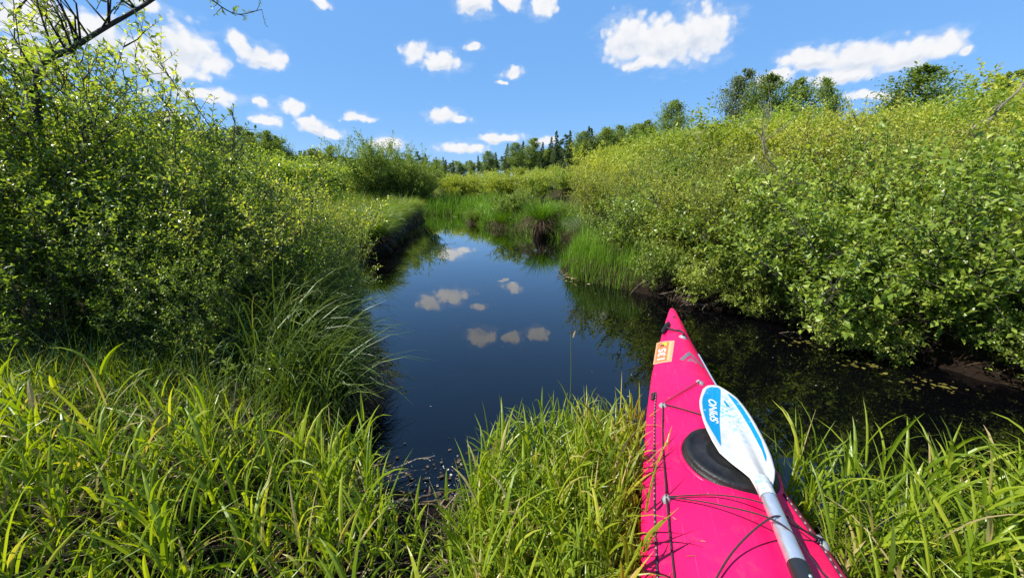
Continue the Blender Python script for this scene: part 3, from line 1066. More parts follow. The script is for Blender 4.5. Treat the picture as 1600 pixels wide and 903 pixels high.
# shock cord between the fittings
cord('shock_cord', [(1.131, .022, .006), (1.22, -.06, .004), (1.339, -.183, .006)])
cord('shock_cord', [(1.339, -.183, .006), (1.42, -.05, .004), (1.47, .09, .004), (1.40, .16, .002)], .0035)
cord('shock_cord', [(1.339, -.183, .006), (1.6, -.206, .001), (1.939, -.224, .012)], .0035)
cord('shock_cord', [(1.939, -.224, .012), (2.2, -.23, .001), (2.75, -.24, .01)], .0036)
zp = .47
cord('shock_cord', [(1.939, -.224, deck_z(1.939, -.224) + .016), (1.93, -.05, .445), (1.97, .085, .474), (2.0, .20, .42), (1.956, .268, deck_z(1.956, .268) + .012)], .0030, free=True)
cord('shock_cord', [(1.939, -.224, deck_z(1.939, -.224) + .016), (1.99, -.07, .455), (2.085, .075, .512), (2.14, .17, .43), (2.26, .235, .40), (2.75, .24, .38)], .0030, free=True)
cord('shock_cord', [(2.75, -.24, .385), (2.42, -.2, .405), (2.2, -.09, .445), (2.065, .06, .510), (2.02, .15, .455), (1.956, .268, deck_z(1.956, .268) + .012)], .0032, free=True)
# bow fittings
fit_o = fitting(.221, -.008, .012, .3, 1.5, .01)
fit_o.data.materials[0] = M['black']
tg = link('bow_toggle', None, kay)
pA, pB = np.array(KL(deck_local(.335, -.058, .018))), np.array(KL(deck_local(.50, -.118, .022)))
tt_ = np.linspace(0, 1, 9)
pr = np.array([.006, .0135, .016, .0155, .015, .0155, .016, .0135, .006])
tme = tube_mesh('bow_toggle', [(pA + (pB - pA) * tt_[:, None], pr)], M['black'], 10)
bpy.data.objects.remove(tg)
tg = link('bow_toggle', tme, kay)
cord('toggle_cord', [(.43, -.085, .02), (.47, -.05, .004), (.49, -.025, .008), (.50, .0, .003), (.525, .015, .006), (.57, .008, .012)], .0045, n=6)
cord('toggle_cord', [(.43, -.082, .016), (.455, -.052, .008), (.475, -.028, .003), (.49, -.002, .008), (.53, .02, .003), (.572, .012, .012)], .0045, n=6)


# flat print on the deck: patches following the curve
def patch(name, poly, mat, off, parent, sub=10):
    """poly: quad corners (u,v) in order; gridded so that it follows the deck"""
    a0, b0, c0, d0 = [np.array(p) for p in poly]
    Vv, Ff = [], []
    for i in range(sub + 1):
        for j in range(sub + 1):
            s, t__ = i / sub, j / sub
            p = (a0 * (1 - s) + b0 * s) * (1 - t__) + (d0 * (1 - s) + c0 * s) * t__
            Vv.append(KL(deck_local(p[0], p[1], off)))
    for i in range(sub):
        for j in range(sub):
            q = i * (sub + 1) + j
            Ff.append((q, q + 1, q + sub + 2, q + sub + 1))
    return link(name, mesh_np(name, Vv, Ff, mat, smooth=True), parent)


M['stk_pale'] = simple('sticker_border', (0.74, 0.25, 0.14), .45)
M['stk_orange'] = simple('sticker_orange', (0.66, 0.14, 0.035), .45, var=.12)
M['stk_peach'] = simple('sticker_peach', (0.72, 0.32, 0.15), .45)
M['white'] = simple('white_print', (0.58, 0.58, 0.56), .45)
M['yellow'] = simple('yellow_print', (0.62, 0.40, 0.02), .45)
M['dkprint'] = simple('dark_print', (0.06, 0.035, 0.03), .5)
M['greyprint'] = simple('grey_print', (0.13, 0.11, 0.13), .5)

SQ = [(.593, -.157), (.629, -.051), (.904, -.098), (.894, -.199)]   # far-left, far-right, near-right, near-left


def sq(s, t__):
    """sticker coordinates: s across 0..1 left to right, t along 0 (bow end) .. 1"""
    a0, b0, c0, d0 = [np.array(p) for p in SQ]
    return (a0 * (1 - s) + b0 * s) * (1 - t__) + (d0 * (1 - s) + c0 * s) * t__


def sqr(s0, t0, s1, t1):
    return [tuple(sq(s0, t0)), tuple(sq(s1, t0)), tuple(sq(s1, t1)), tuple(sq(s0, t1))]


stk = patch('number_sticker', SQ, M['stk_pale'], .0015, kay)
patch('sticker_field', sqr(.08, .06, .70, .93), M['stk_orange'], .0024, stk)
patch('sticker_band', sqr(.74, .06, .86, .93), M['stk_peach'], .0024, stk)
patch('emblem', sqr(.34, .09, .60, .24), M['yellow'], .0032, stk, 4)
patch('emblem', sqr(.24, .17, .46, .25), M['dkprint'], .0038, stk, 4)


def text_mesh(body, mat, mapf, shear=0.0):
    cu = bpy.data.curves.new('lettering', 'FONT')
    cu.body = body
    cu.size = 1.0
    cu.offset = 0.025
    cu.shear = shear
    ob = bpy.data.objects.new('lettering', cu)
    COL.objects.link(ob)
    dg = bpy.context.evaluated_depsgraph_get()
    me_ = bpy.data.meshes.new_from_object(ob.evaluated_get(dg))
    bpy.data.objects.remove(ob)
    n = len(me_.vertices)
    co = np.zeros(n * 3, np.float32)
    me_.vertices.foreach_get('co', co)
    co = co.reshape(-1, 3)
    lo_, hi_ = co.min(0), co.max(0)
    nrm_ = (co - lo_) / np.maximum(hi_ - lo_, 1e-6)
    out = np.array([mapf(p[0], p[1]) for p in nrm_], np.float32)
    me_.vertices.foreach_set('co', out.ravel())
    me_.materials.clear()
    me_.materials.append(mat)
    me_.update()
    return me_


# number reads from the near end towards the bow, tops of the figures to the left
def num_map(x, y):
    p = sq(.60 - .42 * y, .86 - .50 * x)
    return KL(deck_local(p[0], p[1], .0034))


link('number', text_mesh('135', M['white'], num_map), stk)


def band_map(x, y):
    p = sq(.845 - .09 * y, .88 - .78 * x)
    return KL(deck_local(p[0], p[1], .0034))


# grey chevron mark
def poly_deck(name, pts, mat, off, parent):
    Vv = [KL(deck_local(u, v, off)) for u, v in pts]
    me_ = bpy.data.meshes.new(name)
    me_.from_pydata(Vv, [], [tuple(range(len(pts)))])
    me_.materials.append(mat)
    return link(name, me_, parent)


def strip_deck(name, a0, a1, b0, b1, mat, parent, n=8):
    Vv, Ff = [], []
    for i in range(n + 1):
        s = i / n
        for p, q in ((a0, a1), (b0, b1)):
            Vv.append(KL(deck_local(p[0] + (q[0] - p[0]) * s, p[1] + (q[1] - p[1]) * s, .0022)))
    for i in range(n):
        Ff.append((2 * i, 2 * i + 1, 2 * i + 3, 2 * i + 2))
    return link(name, mesh_np(name, Vv, Ff, mat, smooth=True), parent)


chev = strip_deck('chevron_mark', (.775, .018), (.885, -.052), (.822, .018), (.905, -.036), M['greyprint'], kay)
strip_deck('chevron_arm', (.775, .018), (.905, .082), (.822, .018), (.925, .068), M['greyprint'], chev)
strip_deck('chevron_centre', (.862, .016), (.905, -.014), (.863, .017), (.905, .046), M['greyprint'], chev)

rgs = np.random.default_rng(91)
scr = []
for i in range(26):
    u_ = rgs.uniform(1.2, 2.5)
    v_ = rgs.uniform(-.85, .6) * ki(u_, kWl)
    q_ = rgs.uniform(0, 6.28)
    l_ = rgs.uniform(.008, .035)
    pts_ = np.array([KL(deck_local(u_ + math.cos(q_) * l_ * f_, v_ + math.sin(q_) * l_ * f_, .003)) for f_ in (-.5, 0, .5)])
    scr.append((pts_, np.array([.0006, .0014, .0005])))
V, F = tube_arrays(scr, 4)
o_ = link('grass_scraps', mesh_np('grass_scraps', [tuple(kay.matrix_world @ Vector(p)) for p in V], F, M['straw'], np.repeat(rgs.uniform(0, 1, len(scr)), len(F) // len(scr))))
tag(o_, 'dry grass scraps stuck to the pink kayak deck', 'scraps', kind='stuff')

# ================================================================== PADDLE
pad = empty('kayak_paddle', (0, 0, 0))
tag(pad, 'white and blue bladed paddle with silver shaft lying across the pink deck', 'paddle')
PT = np.array([1.05816898, 1.80102852, 0.5])
pa = norm(np.array([-0.2447771, -0.96867009, -0.04198134]))
pb = norm(np.array([0.96952483, -0.24499308, 0.0]))
pn = np.cross(pa, pb)
pn = pn if pn[2] > 0 else -pn
PN = np.array([0.88325, 1.10881, 0.478])
PS = np.array([0.786, 0.808, 0.484])
sdir = norm(PS - PN)
pad.location = tuple(PN)


def PL(p):
    return tuple(np.asarray(p) - PN)


outL = [(-.02, .005), (-.004, -.039), (.045, -.070), (.107, -.091), (.17, -.111), (.236, -.122), (.336, -.128), (.40, -.126), (.465, -.119), (.53, -.106), (.575, -.078), (.612, -.048), (.64, -.031), (.69, -.026), (.735, -.024)]
outR = [(-.02, .012), (.0, .030), (.027, .045), (.06, .060), (.092, .072), (.16, .081), (.237, .086), (.32, .088), (.395, .088), (.46, .087), (.512, .084), (.584, .073), (.63, .055), (.66, .040), (.70, .026), (.735, .023)]
aL = np.array(outL)
aR = np.array(outR)


def bl_lr(s):
    return np.interp(s, aL[:, 0], aL[:, 1]), np.interp(s, aR[:, 0], aR[:, 1])


def blade_h(s, v):
    """height of the face above the blade plane: spoon plus centre rib"""
    l, r_ = bl_lr(s)
    c_ = float(np.interp(s, [0, .25, .5, .735], [.02, .0, -.005, .0]))
    half = max(.02, (r_ - l) / 2)
    sp = .014 * min(1, ((v - (l + r_) / 2) / half) ** 2) * math.sin(min(1, max(0, s / .6)) * math.pi)
    rib = float(np.interp(s, [.05, .3, .55, .66, .735], [.0, .006, .014, .019, .021])) * max(0, 1 - abs(v - c_) / float(np.interp(s, [0, .5, .735], [.025, .035, .026]))) ** .7
    return sp + rib


def BP(s, v, h_=0.0):
    return PL(PT + pa * s + pb * v + pn * (blade_h(s, v) + h_))


m, t = new_mat('blade_white')
b = t.n('ShaderNodeBsdfPrincipled')
tcn = t.n('ShaderNodeTexCoord')
n1 = t.noise(tcn.outputs['Object'], 26, 5, .6)
vo = t.n('ShaderNodeTexVoronoi')
vo.inputs['Scale'].default_value = 34
t.link(tcn.outputs['Object'], vo.inputs['Vector'])
c = t.mix(t.smooth(n1, .35, .7), (.47, .465, .45, 1), (.40, .395, .375, 1))
# worn splash of blue print over the middle of the face
at = t.n('ShaderNodeAttribute', attribute_name='rnd')
spot = t.m('MULTIPLY', t.smooth(t.noise(tcn.outputs['Object'], 60, 3, .6), .50, .56), t.smooth(n1, .36, .5))
c = t.mix(t.m('MULTIPLY', spot, at.outputs['Fac']), c, (.10, .36, .50, 1))
spot2 = t.smooth(t.noise(tcn.outputs['Object'], 90, 2, .5), .66, .70)
c = t.mix(t.m('MULTIPLY', spot2, at.outputs['Fac']), c, (.05, .14, .22, 1))
sc2 = t.noise(t.v('MULTIPLY', tcn.outputs['Object'], (9, 2, 9)), 22, 4, .6)
c = t.mix(t.m('MULTIPLY', t.smooth(sc2, .6, .72), .45), c, (.28, .27, .245, 1))
t.link(c, b.inputs['Base Color'])
b.inputs['Roughness'].default_value = .42
M['blade'] = finish(m, t, b.outputs[0])
m, t = new_mat('blade_blue')
b = t.n('ShaderNodeBsdfPrincipled')
tcn = t.n('ShaderNodeTexCoord')
n1 = t.noise(tcn.outputs['Object'], 60, 5, .65)
c = t.mix(t.smooth(n1, .62, .68), (.0, .19, .38, 1), (.30, .48, .54, 1))
t.link(c, b.inputs['Base Color'])
b.inputs['Roughness'].default_value = .36
M['bladeblue'] = finish(m, t, b.outputs[0])
m, t = new_mat('shaft_aluminium')
b = t.n('ShaderNodeBsdfPrincipled')
b.inputs['Metallic'].default_value = 0.85
tcn = t.n('ShaderNodeTexCoord')
n1 = t.noise(t.v('MULTIPLY', tcn.outputs['Object'], (40, 8, 40)), 3, 4)
t.link(t.mix(n1, (.62, .63, .65, 1), (.80, .81, .83, 1)), b.inputs['Base Color'])
t.link(t.m('ADD', .34, t.m('MULTIPLY', n1, .2)), b.inputs['Roughness'])
M['alu'] = finish(m, t, b.outputs[0])
M['grip'] = simple('black_sleeve', (.018, .018, .019), .35, var=.2)

ns, nv = 60, 22
Vb, Fb, rb = [], [], []
ss = np.linspace(-.019, .735, ns)
ss[0] = -.0199
for face in (0, 1):
    for s in ss:
        l, r_ = bl_lr(s)
        for j in range(nv + 1):
            f = j / nv
            v_ = l + (r_ - l) * f
            edge = min(f, 1 - f) * (r_ - l)
            th_ = .0035 + .006 * min(1, edge / .03)
            if s > .6:
                th_ += .030 * min(1, (s - .6) / .1) * (math.sin(f * math.pi)) ** .6
            Vb.append(BP(s, v_, -th_ if face else 0))
q = nv + 1
for i in range(ns - 1):
    for j in range(nv):
        k_ = i * q + j
        Fb.append((k_, k_ + 1, k_ + q + 1, k_ + q))
        k2 = k_ + ns * q
        Fb.append((k2, k2 + q, k2 + q + 1, k2 + 1))
        s = ss[i]
        l, r_ = bl_lr(s)
        f = j / nv
        wgt = max(0, 1 - abs(s - .24) / .24) * max(0, 1 - abs(f - .58) / .36) * 1.6
        rb += [min(1, wgt), 0]
for j in range(nv):
    Fb.append((j, ns * q + j, ns * q + j + 1, j + 1))
    rb.append(0)
    e0 = (ns - 1) * q + j
    Fb.append((e0, e0 + 1, ns * q + e0 + 1, ns * q + e0))
    rb.append(0)
for i in range(ns - 1):
    for j in (0, nv):
        k_ = i * q + j
        f4 = (k_, k_ + q, k_ + q + ns * q, k_ + ns * q)
        Fb.append(f4 if j == 0 else f4[::-1])
        rb.append(0)
bme = mesh_np('blade', Vb, Fb, M['blade'], rb, True)
blade = link('blade', bme, pad)


def blade_fill(name, left, right, mat, h_, parent, n=30, mm=8):
    """print between two polylines (s, v) running along the blade"""
    left, right = np.array(left), np.array(right)
    s0, s1 = max(left[0, 0], right[0, 0]), min(left[-1, 0], right[-1, 0])
    Vv, Ff = [], []
    for i in range(n + 1):
        s = s0 + (s1 - s0) * i / n
        l = np.interp(s, left[:, 0], left[:, 1])
        r_ = np.interp(s, right[:, 0], right[:, 1])
        for j in range(mm + 1):
            Vv.append(BP(s, l + (r_ - l) * j / mm, h_))
    for i in range(n):
        for j in range(mm):
            k_ = i * (mm + 1) + j
            Ff.append((k_, k_ + 1, k_ + mm + 2, k_ + mm + 1))
    return link(name, mesh_np(name, Vv, Ff, mat, smooth=True), parent)


bp1 = blade_fill('blue_panel', [(.008, -.020), (.03, -.048), (.129, -.087), (.19, -.103), (.259, -.112), (.33, -.115), (.386, -.109), (.486, -.092)], [(.008, .012), (.02, .018), (.06, .010), (.157, -.014), (.319, -.056), (.486, -.089)], M['bladeblue'], .0012, blade)
blade_fill('blue_stripe', [(.064, .040), (.174, .050), (.328, .058), (.481, .060), (.544, .054)], [(.064, .046), (.116, .066), (.20, .073), (.279, .076), (.418, .077), (.516, .066), (.544, .056)], M['bladeblue'], .0012, blade)
blade_fill('small_mark', [(.135, .004), (.186, .006)], [(.135, .012), (.186, .022)], M['bladeblue'], .0012, blade, 6, 3)


def bl_text(x, y):
    s = .335 - .20 * x
    c_ = float(np.interp(s, [.13, .335], [-.044, -.080]))
    return BP(s, c_ + .017 - .036 * y, .0022)


link('lettering', text_mesh('SPINO', M['white'], bl_text, .25), bp1)

# ferrule, shaft, sleeve
shd = sdir
rad_s = .0225


def shaft_part(name, t0, t1, r_, mat, n=6):
    tt2 = np.linspace(t0, t1, n)
    pts_ = np.array([shd * q_ for q_ in tt2])
    return link(name, tube_mesh(name, [(pts_, np.full(n, r_))], mat, 20), pad)


shaft_part('ferrule', -.06, .03, .0262, M['blade'])
shaft_part('shaft', .0, 1.6, rad_s + .002, M['alu'], 12)
shaft_part('sleeve', .285, .62, rad_s + .0045, M['grip'])
sp_ = shaft_part('lock_button', .335, .345, .0, M['alu'])
me_b = lathe_mesh('lock_button', [(0, .0), (.004, -.001), (.006, -.004)], M['alu'], 10, lambda x, y, z: tuple(shd * (.338 + x) + np.array([y, 0, 0]) + np.array([.008, .0, rad_s + .0060]) + np.array([0, 0, z])))
sp_.data = me_b

# ================================================================== GRASS (nobody could count it)
rng = np.random.default_rng(5)


def mudgap(x, y):
    """bare muddy landing place"""
    return ((x + .36) / .25) ** 2 + ((y - 1.56) / .36) ** 2 < 1


def front_ok(x, y):
    d = river_sd(x, y)
    return (d > -0.02) & kayak_clear(x, y) & ~mudgap(x, y) & ~((np.abs(x) < .25) & (y < .35))


parts = []
# broad leafy reed grass left of the landing place, centre tuft, right tuft
x, y = scatter(600, -3.6, -.5, .35, 2.2, rng, lambda x, y: front_ok(x, y) & (y < 1.58 + .12 * np.sin(x * 7)))
parts += grass_shoots(x, y, ground_z(x, y), rng.uniform(.24, .54, len(x)), rng, 6, .0125, wind=2.4, lenf=.75)
x, y = scatter(400, -.15, .8, .75, 1.86, rng, front_ok)
parts += grass_shoots(x, y, ground_z(x, y), rng.uniform(.24, .52, len(x)), rng, 6, .0115, wind=.6, lenf=.72)
x, y = scatter(380, 1.1, 3.2, .5, 1.5, rng, front_ok)
parts += grass_shoots(x, y, ground_z(x, y), rng.uniform(.28, .58, len(x)), rng, 6, .0130, wind=.3, lenf=.72)
x, y = scatter(70, -2.8, .75, .6, 1.75, rng, front_ok)
parts += grass_shoots(x, y, ground_z(x, y), rng.uniform(.3, .58, len(x)), rng, 5, .018, wind=1.5, lean=.14, lenf=.7)
x, y = scatter(46, 1.6, 3.0, .7, 1.25, rng, front_ok)
parts += grass_shoots(x, y, ground_z(x, y), rng.uniform(.5, .72, len(x)), rng, 5, .015, wind=.5, lean=.12)
x, y = scatter(80, -.75, -.05, .45, 1.35, rng, front_ok)
parts += grass_shoots(x, y, ground_z(x, y), rng.uniform(.2, .36, len(x)), rng, 5, .0125)
x, y = scatter(14, -.95, .75, 1.6, 1.95, rng, lambda x, y: front_ok(x, y))
parts += grass_shoots(x, y, ground_z(x, y), rng.uniform(.35, .5, len(x)), rng, 4, .011, lean=.06, th=(.05, .25), bend=(.1, .5))
V, F, r_ = merge(parts)
tag(link('tall_grass', mesh_np('tall_grass', V, F, M['grass'], r_)), 'broad leafy bright green grass on the near bank around the kayak', 'grass', kind='stuff')
# fine undergrowth
x, y = scatter(11000, -4.2, 3.4, .3, 2.7, rng, lambda x, y: front_ok(x, y) & (river_sd(x, y) > .02) & ~mudgap(x, y) & (np.sin(x * 5 + 1) + np.sin(y * 7 + x * 3) + rng.normal(0, .8, x.shape) > -.4))
n = len(x)
V, F, r_ = blades(np.stack([x, y, ground_z(x, y) - .01], -1), rng.uniform(0, 6.28, n), rng.uniform(.07, .3, n), rng.uniform(.003, .007, n), np.abs(rng.normal(0, .35, n)), rng.uniform(.2, 1.5, n), 4, rng, rnd=np.clip(rng.normal(.45, .22, n), 0, 1))
tag(link('short_grass', mesh_np('short_grass', V, F, M['grass'], r_)), 'fine short grass growing between the tall blades on the near bank', 'grass', kind='stuff')
# straw and dead litter
x, y = scatter(5200, -3.6, 3.2, .3, 2.0, rng, lambda x, y: kayak_clear(x, y) & (river_sd(x, y) > .05) & (~mudgap(x, y) | (rng.uniform(0, 1, x.shape) < .45)))
n = len(x)
V, F, r_ = blades(np.stack([x, y, ground_z(x, y) + rng.uniform(.0, .05, n)], -1), rng.uniform(0, 6.28, n), rng.uniform(.06, .32, n), rng.uniform(.002, .006, n), rng.normal(1.5, .12, n), rng.normal(0, .25, n), 3, rng, rnd=rng.uniform(0, 1, n) ** 1.3)
tag(link('dead_grass', mesh_np('dead_grass', V, F, M['straw'], r_)), 'dry straw and dead stalks matted on the near bank', 'litter', kind='stuff')


x, y = scatter(5200, .9, 6.0, 2.2, 7.5, rng, lambda x, y: (river_sd(x, y) > -.02) & (river_sd(x, y) < .7))
n = len(x)
V, F, r_ = blades(np.stack([x, y, ground_z(x, y) + rng.uniform(.0, .04, n)], -1), rng.uniform(0, 6.28, n), rng.uniform(.05, .3, n), rng.uniform(.003, .009, n), rng.normal(1.55, .25, n), rng.normal(0, .4, n), 3, rng, rnd=rng.uniform(0, 1, n) ** 1.6)
tag(link('dead_grass', mesh_np('dead_grass', V, F, M['dead'], r_)), 'brown dead stalks and roots matted along the right waterline', 'litter', kind='stuff')


# right promontory sedge, bank fringes, reeds, meadow
def field(name, n, box, cond, H, wd, mat, label, segs=3, bend=(.2, 1.1), th=.2, seed=1, tone=.5):
    rg = np.random.default_rng(seed)
    x, y = scatter(n, *box, rg, cond)
    n = len(x)
    hv = rg.uniform(H[0], H[1], n) * (0.75 + .3 * np.sin(x * 1.7 + y * .9) * np.sin(y * 1.3 - x * .6) + .22 * np.sin(x * 5.3 + y * 3.1) * np.sin(y * 4.7 - x * 2.9))
    dist = np.hypot(x, y)
    V, F, r_ = blades(np.stack([x, y, ground_z(x, y) - .03], -1), rg.uniform(0, 6.28, n), hv, wd * np.clip(dist / 8, .7, 4) * rg.uniform(.6, 1.3, n), np.abs(rg.normal(0, th, n)), rg.uniform(bend[0], bend[1], n), segs, rg, rnd=np.clip(rg.normal(tone, .18, n) + .18 * np.sin(x * .9 + 2) * np.sin(y * .7), 0, 1))
    return tag(link(name, mesh_np(name, V, F, mat, r_)), label, 'grass', kind='stuff')


field('bank_sedge', 3800, (.8, 2.6, 5.3, 8.8), lambda x, y: (river_sd(x, y) > -.1) & (river_sd(x, y) < .7) & (y > 5.2) & (np.sin(x * 6) + np.sin(y * 5 + x * 2) > -1.1), (.22, .56), .008, M['reed'], 'bright green sedge growing out of the water on the right point', 4, (.1, .7), .14, 3)
field('bank_sedge', 7000, (-.2, 6.5, 7.5, 16), lambda x, y: (river_sd(x, y) > -.05) & (river_sd(x, y) < 3.5), (.5, 1.0), .007, M['sedge'], 'tall loose sedge along the right bank beyond the point', 3, (.3, 1.2), .22, 4)
field('bank_grass', 9000, (-10, -2.4, 6.5, 19.8), lambda x, y: (river_sd(x, y) > -.02) & (river_sd(x, y) < 4.5) & (x < -1.5) & (np.sin(x * 4.1 + y) + np.sin(y * 3.3 - x * 2) > -.9), (.4, 1.15), .008, M['meadow'], 'yellow-green grass topping the undercut left bank', 4, (.2, 1.3), .25, 5, .5)
x, y = scatter(5200, -4.6, -.9, 1.5, 3.2, rng, lambda x, y: (river_sd(x, y) > .0))
n = len(x)
V, F, r_ = blades(np.stack([x, y, ground_z(x, y) - .01], -1), rng.uniform(0, 6.28, n), rng.uniform(.08, .3, n), rng.uniform(.004, .009, n), np.abs(rng.normal(0, .4, n)), rng.uniform(.3, 1.6, n), 4, rng, rnd=np.clip(rng.normal(.4, .22, n), 0, 1))
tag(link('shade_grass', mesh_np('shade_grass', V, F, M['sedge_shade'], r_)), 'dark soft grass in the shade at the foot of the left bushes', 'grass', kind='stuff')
field('reeds', 6500, (-16, .5, 19.5, 27), lambda x, y: (river_sd(x, y) > -.1) & (river_sd(x, y) < 4.5) & (y > 17), (.7, 1.25), .009, M['reed'], 'band of bright green reeds across the far bend of the creek', 3, (.1, .6), .12, 6)
field('reeds', 3000, (-11, -1.0, 18.5, 23.5), lambda x, y: (river_sd(x, y) > -.2) & (river_sd(x, y) < .3) & (y > 19.3 + .0 * x), (.35, .85), .008, M['reed'], 'low reeds standing in the water along the far bend', 3, (.1, .7), .15, 21)
field('bank_grass', 4200, (-3.2, 2.4, 11.5, 22.5), lambda x, y: (river_sd(x, y) > -.12) & (river_sd(x, y) < .9) & (x > -.25 * (y - 8) - .2), (.35, .85), .011, M['reed'], 'green grass hanging over the right bank up to the far bend', 4, (.5, 1.6), .35, 12)
field('meadow_grass', 26000, (-34, 40, 3, 62), lambda x, y: (river_sd(x, y) > .5), (.5, 1.1), .008, M['meadow'], 'pale green meadow of sedge and weeds between the bushes', 2, (.2, 1.2), .3, 7)
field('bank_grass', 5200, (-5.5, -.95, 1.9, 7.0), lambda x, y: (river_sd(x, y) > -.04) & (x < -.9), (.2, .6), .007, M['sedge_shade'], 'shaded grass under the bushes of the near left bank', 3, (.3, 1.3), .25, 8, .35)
field('bank_grass', 4200, (2.4, 10, 2.4, 8.5), lambda x, y: (river_sd(x, y) > .02) & (river_sd(x, y) < 3), (.2, .45), .007, M['sedge'], 'shaded grass under the willows of the right bank', 3, (.3, 1.3), .25, 9, .3)


# ================================================================== TUSSOCKS
tusA = make_tussock(31, .8, .6, 700, .0075, M['sedge_shade'], .42, 1.45, 1300, clump=7)
tusB = make_tussock(32, .75, .42, 750, .008, M['reed'], .5, .8, 420)
tusC = make_tussock(33, .6, .42, 700, .007, M['grey_willow'], .15, 1.4, 80)
tusD = make_tussock(34, .8, .6, 1500, .013, M['sedge'], .32, 1.35, 500)


def tussock(pr_, x, y, sc, label, rz=0.0, z=None):
    return plant('sedge_tussock', pr_, (x, y, gz(x, y) if z is None else z), rz, sc, label, 'tussock', 'sedge tussocks on the banks', TP)


tussock(tusA, -1.45, 2.75, .62, 'shaggy sedge tussock with brown dead skirt nearest the open water on the left', .4, .0)
tussock(tusA, -1.85, 3.3, .66, 'green arching tussock behind the shaggy one under the left bushes', 2.0, .08)
tussock(tusA, -1.9, 2.5, .5, 'small tussock in the shade left of the shaggy one', 3.5, .1)
tussock(tusA, -1.15, 2.35, .45, 'smallest brown skirted tussock at the near end of the left bank', 5.0, .02)
tussock(tusB, .92, 12.3, 1.15, 'tall upright tussock on a dark column at the right bank bend', 0, 0)
tussock(tusC, 2.05, 10.6, 1.2, 'blue-grey drooping tussock in front of the right bank sedge', 1, .1)
for i, (x, y, sc, lb) in enumerate([
    (-3.3, 8.7, .95, 'tussock at the near corner of the grassy undercut left bank'),
    (-3.6, 9.9, 1.1, 'second tussock along the undercut left bank from the near corner'),
    (-3.85, 11.2, 1.05, 'third tussock along the undercut left bank from the near corner'),
    (-4.1, 12.6, 1.15, 'tussock before the middle of the undercut left bank'),
    (-4.3, 14.0, 1.1, 'tussock past the middle of the undercut left bank'),
    (-4.45, 15.6, 1.2, 'last but one tussock along the undercut left bank before the bend'),
    (-4.6, 17.2, 1.1, 'tussock at the far end of the undercut left bank by the bend')]):
    tussock(tusD, x, y, sc, lb, i * 1.3, .1)
tussock(tusB, -.3, 14.6, .9, 'small upright tussock left of the dark column tussock', 2, -.22)
tussock(tusD, -1.4, 16.8, .9, 'broad tussock at the foot of the far right bank', 3, -.15)

rgb_ = np.random.default_rng(19)
yy = rgb_.uniform(1.9, 4.6, 2600)
tq = rgb_.uniform(0, 1, 2600)
xb = np.interp(yy, [1.75, 2.0, 2.4, 2.9, 3.6, 4.3, 5.7], [-.75, -1.0, -1.2, -1.42, -1.75, -2.1, -2.45]) - .05 - tq ** 1.5 * .5
kk = np.sin(yy * 9) + np.sin(yy * 23 + 1) + rgb_.normal(0, .7, 2600) > -.5
xb, yy = xb[kk], yy[kk]
nn_ = len(xb)
V, F, r_ = blades(np.stack([xb, yy, ground_z(xb, yy) + .04], -1), rgb_.normal(-.35, .75, nn_), rgb_.uniform(.3, .95, nn_), rgb_.uniform(.005, .010, nn_), np.abs(rgb_.normal(.15, .25, nn_)), rgb_.uniform(.9, 2.3, nn_), 6, rgb_, rnd=np.clip(rgb_.normal(.42, .2, nn_), 0, 1))
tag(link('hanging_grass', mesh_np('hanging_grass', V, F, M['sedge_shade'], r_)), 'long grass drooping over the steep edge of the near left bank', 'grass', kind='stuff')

# ================================================================== SHRUBS
WG = 'willows of the thicket on the right bank'


def bush(pr_, x, y, sc, label, name='willow_bush', group=None, rz=None, flat=None, dz=0.0):
    return plant(name, pr_, (x, y, gz(x, y) + dz), random.uniform(0, 6.28) if rz is None else rz, sc, label, 'bush', group, flat=flat)


# front row of the right bank, near to far
front = [
    (lowB, 4.75, 2.75, 1.1, 'leafy bush at the right frame edge hanging low over the creek'),
    (lowA, 4.15, 3.05, 1.0, 'bright leafed bush drooping to the water opposite the paddle blade'),
    (lowB, 3.6, 3.7, 1.05, 'broad leafed bush on the right bank behind the lowest drooping sprays'),
    (lowA, 3.0, 4.45, .95, 'bush with tangled bare stems at its foot beyond the kayak bow'),
    (willC, 2.7, 5.0, .62, 'pale green willow over the dark hollow right of the bow'),
    (willC, 2.45, 5.85, .62, 'thin stemmed willow beside the bright sedge of the right point'),
    (lowA, 2.35, 6.9, .85, 'low bush behind the sedge on the right point'),
    (lowA, 4.9, 4.1, 1.3, 'tall broad leafed bush behind the front row at the right'),
    (lowB, 4.1, 4.9, 1.25, 'broad leafed bush between the front row and the pale willow'),
    (lowB, 6.1, 3.2, 1.45, 'big broad leafed bush cut by the right frame edge'),
    (lowA, 3.3, 5.7, 1.15, 'leafy bush behind the pale green willow of the dark hollow'),
]
for pr_, x, y, sc, lb in front:
    bush(pr_, x, y, sc, lb, 'riverside_bush', 'bushes on the right waterline')
bush(lowA, 4.0, 2.5, .5, 'small leafy spray dipping into the water at the far right', 'riverside_bush', 'bushes on the right waterline', dz=.1)
bush(lowB, 3.35, 3.5, .45, 'small leafy spray low over the water beside fallen branches', 'riverside_bush', 'bushes on the right waterline', dz=.1)
bush(lowA, 2.1, 5.3, .5, 'small bush hanging over the dark waterline left of the bow', 'riverside_bush', 'bushes on the right waterline')
bush(lowB, 2.6, 4.7, .5, 'small bush above the fallen branch behind the bow', 'riverside_bush', 'bushes on the right waterline')
bush(lowA, 3.05, 4.25, .5, 'small bush over the dark hollow just right of the bow tip', 'riverside_bush', 'bushes on the right waterline')
bush(lowA, 4.3, 2.75, .5, 'low bush over the dark mud under the big right edge bushes', 'riverside_bush', 'bushes on the right waterline')
bush(lowB, 3.95, 3.05, .42, 'low spray over the floating weed on the right', 'riverside_bush', 'bushes on the right waterline')
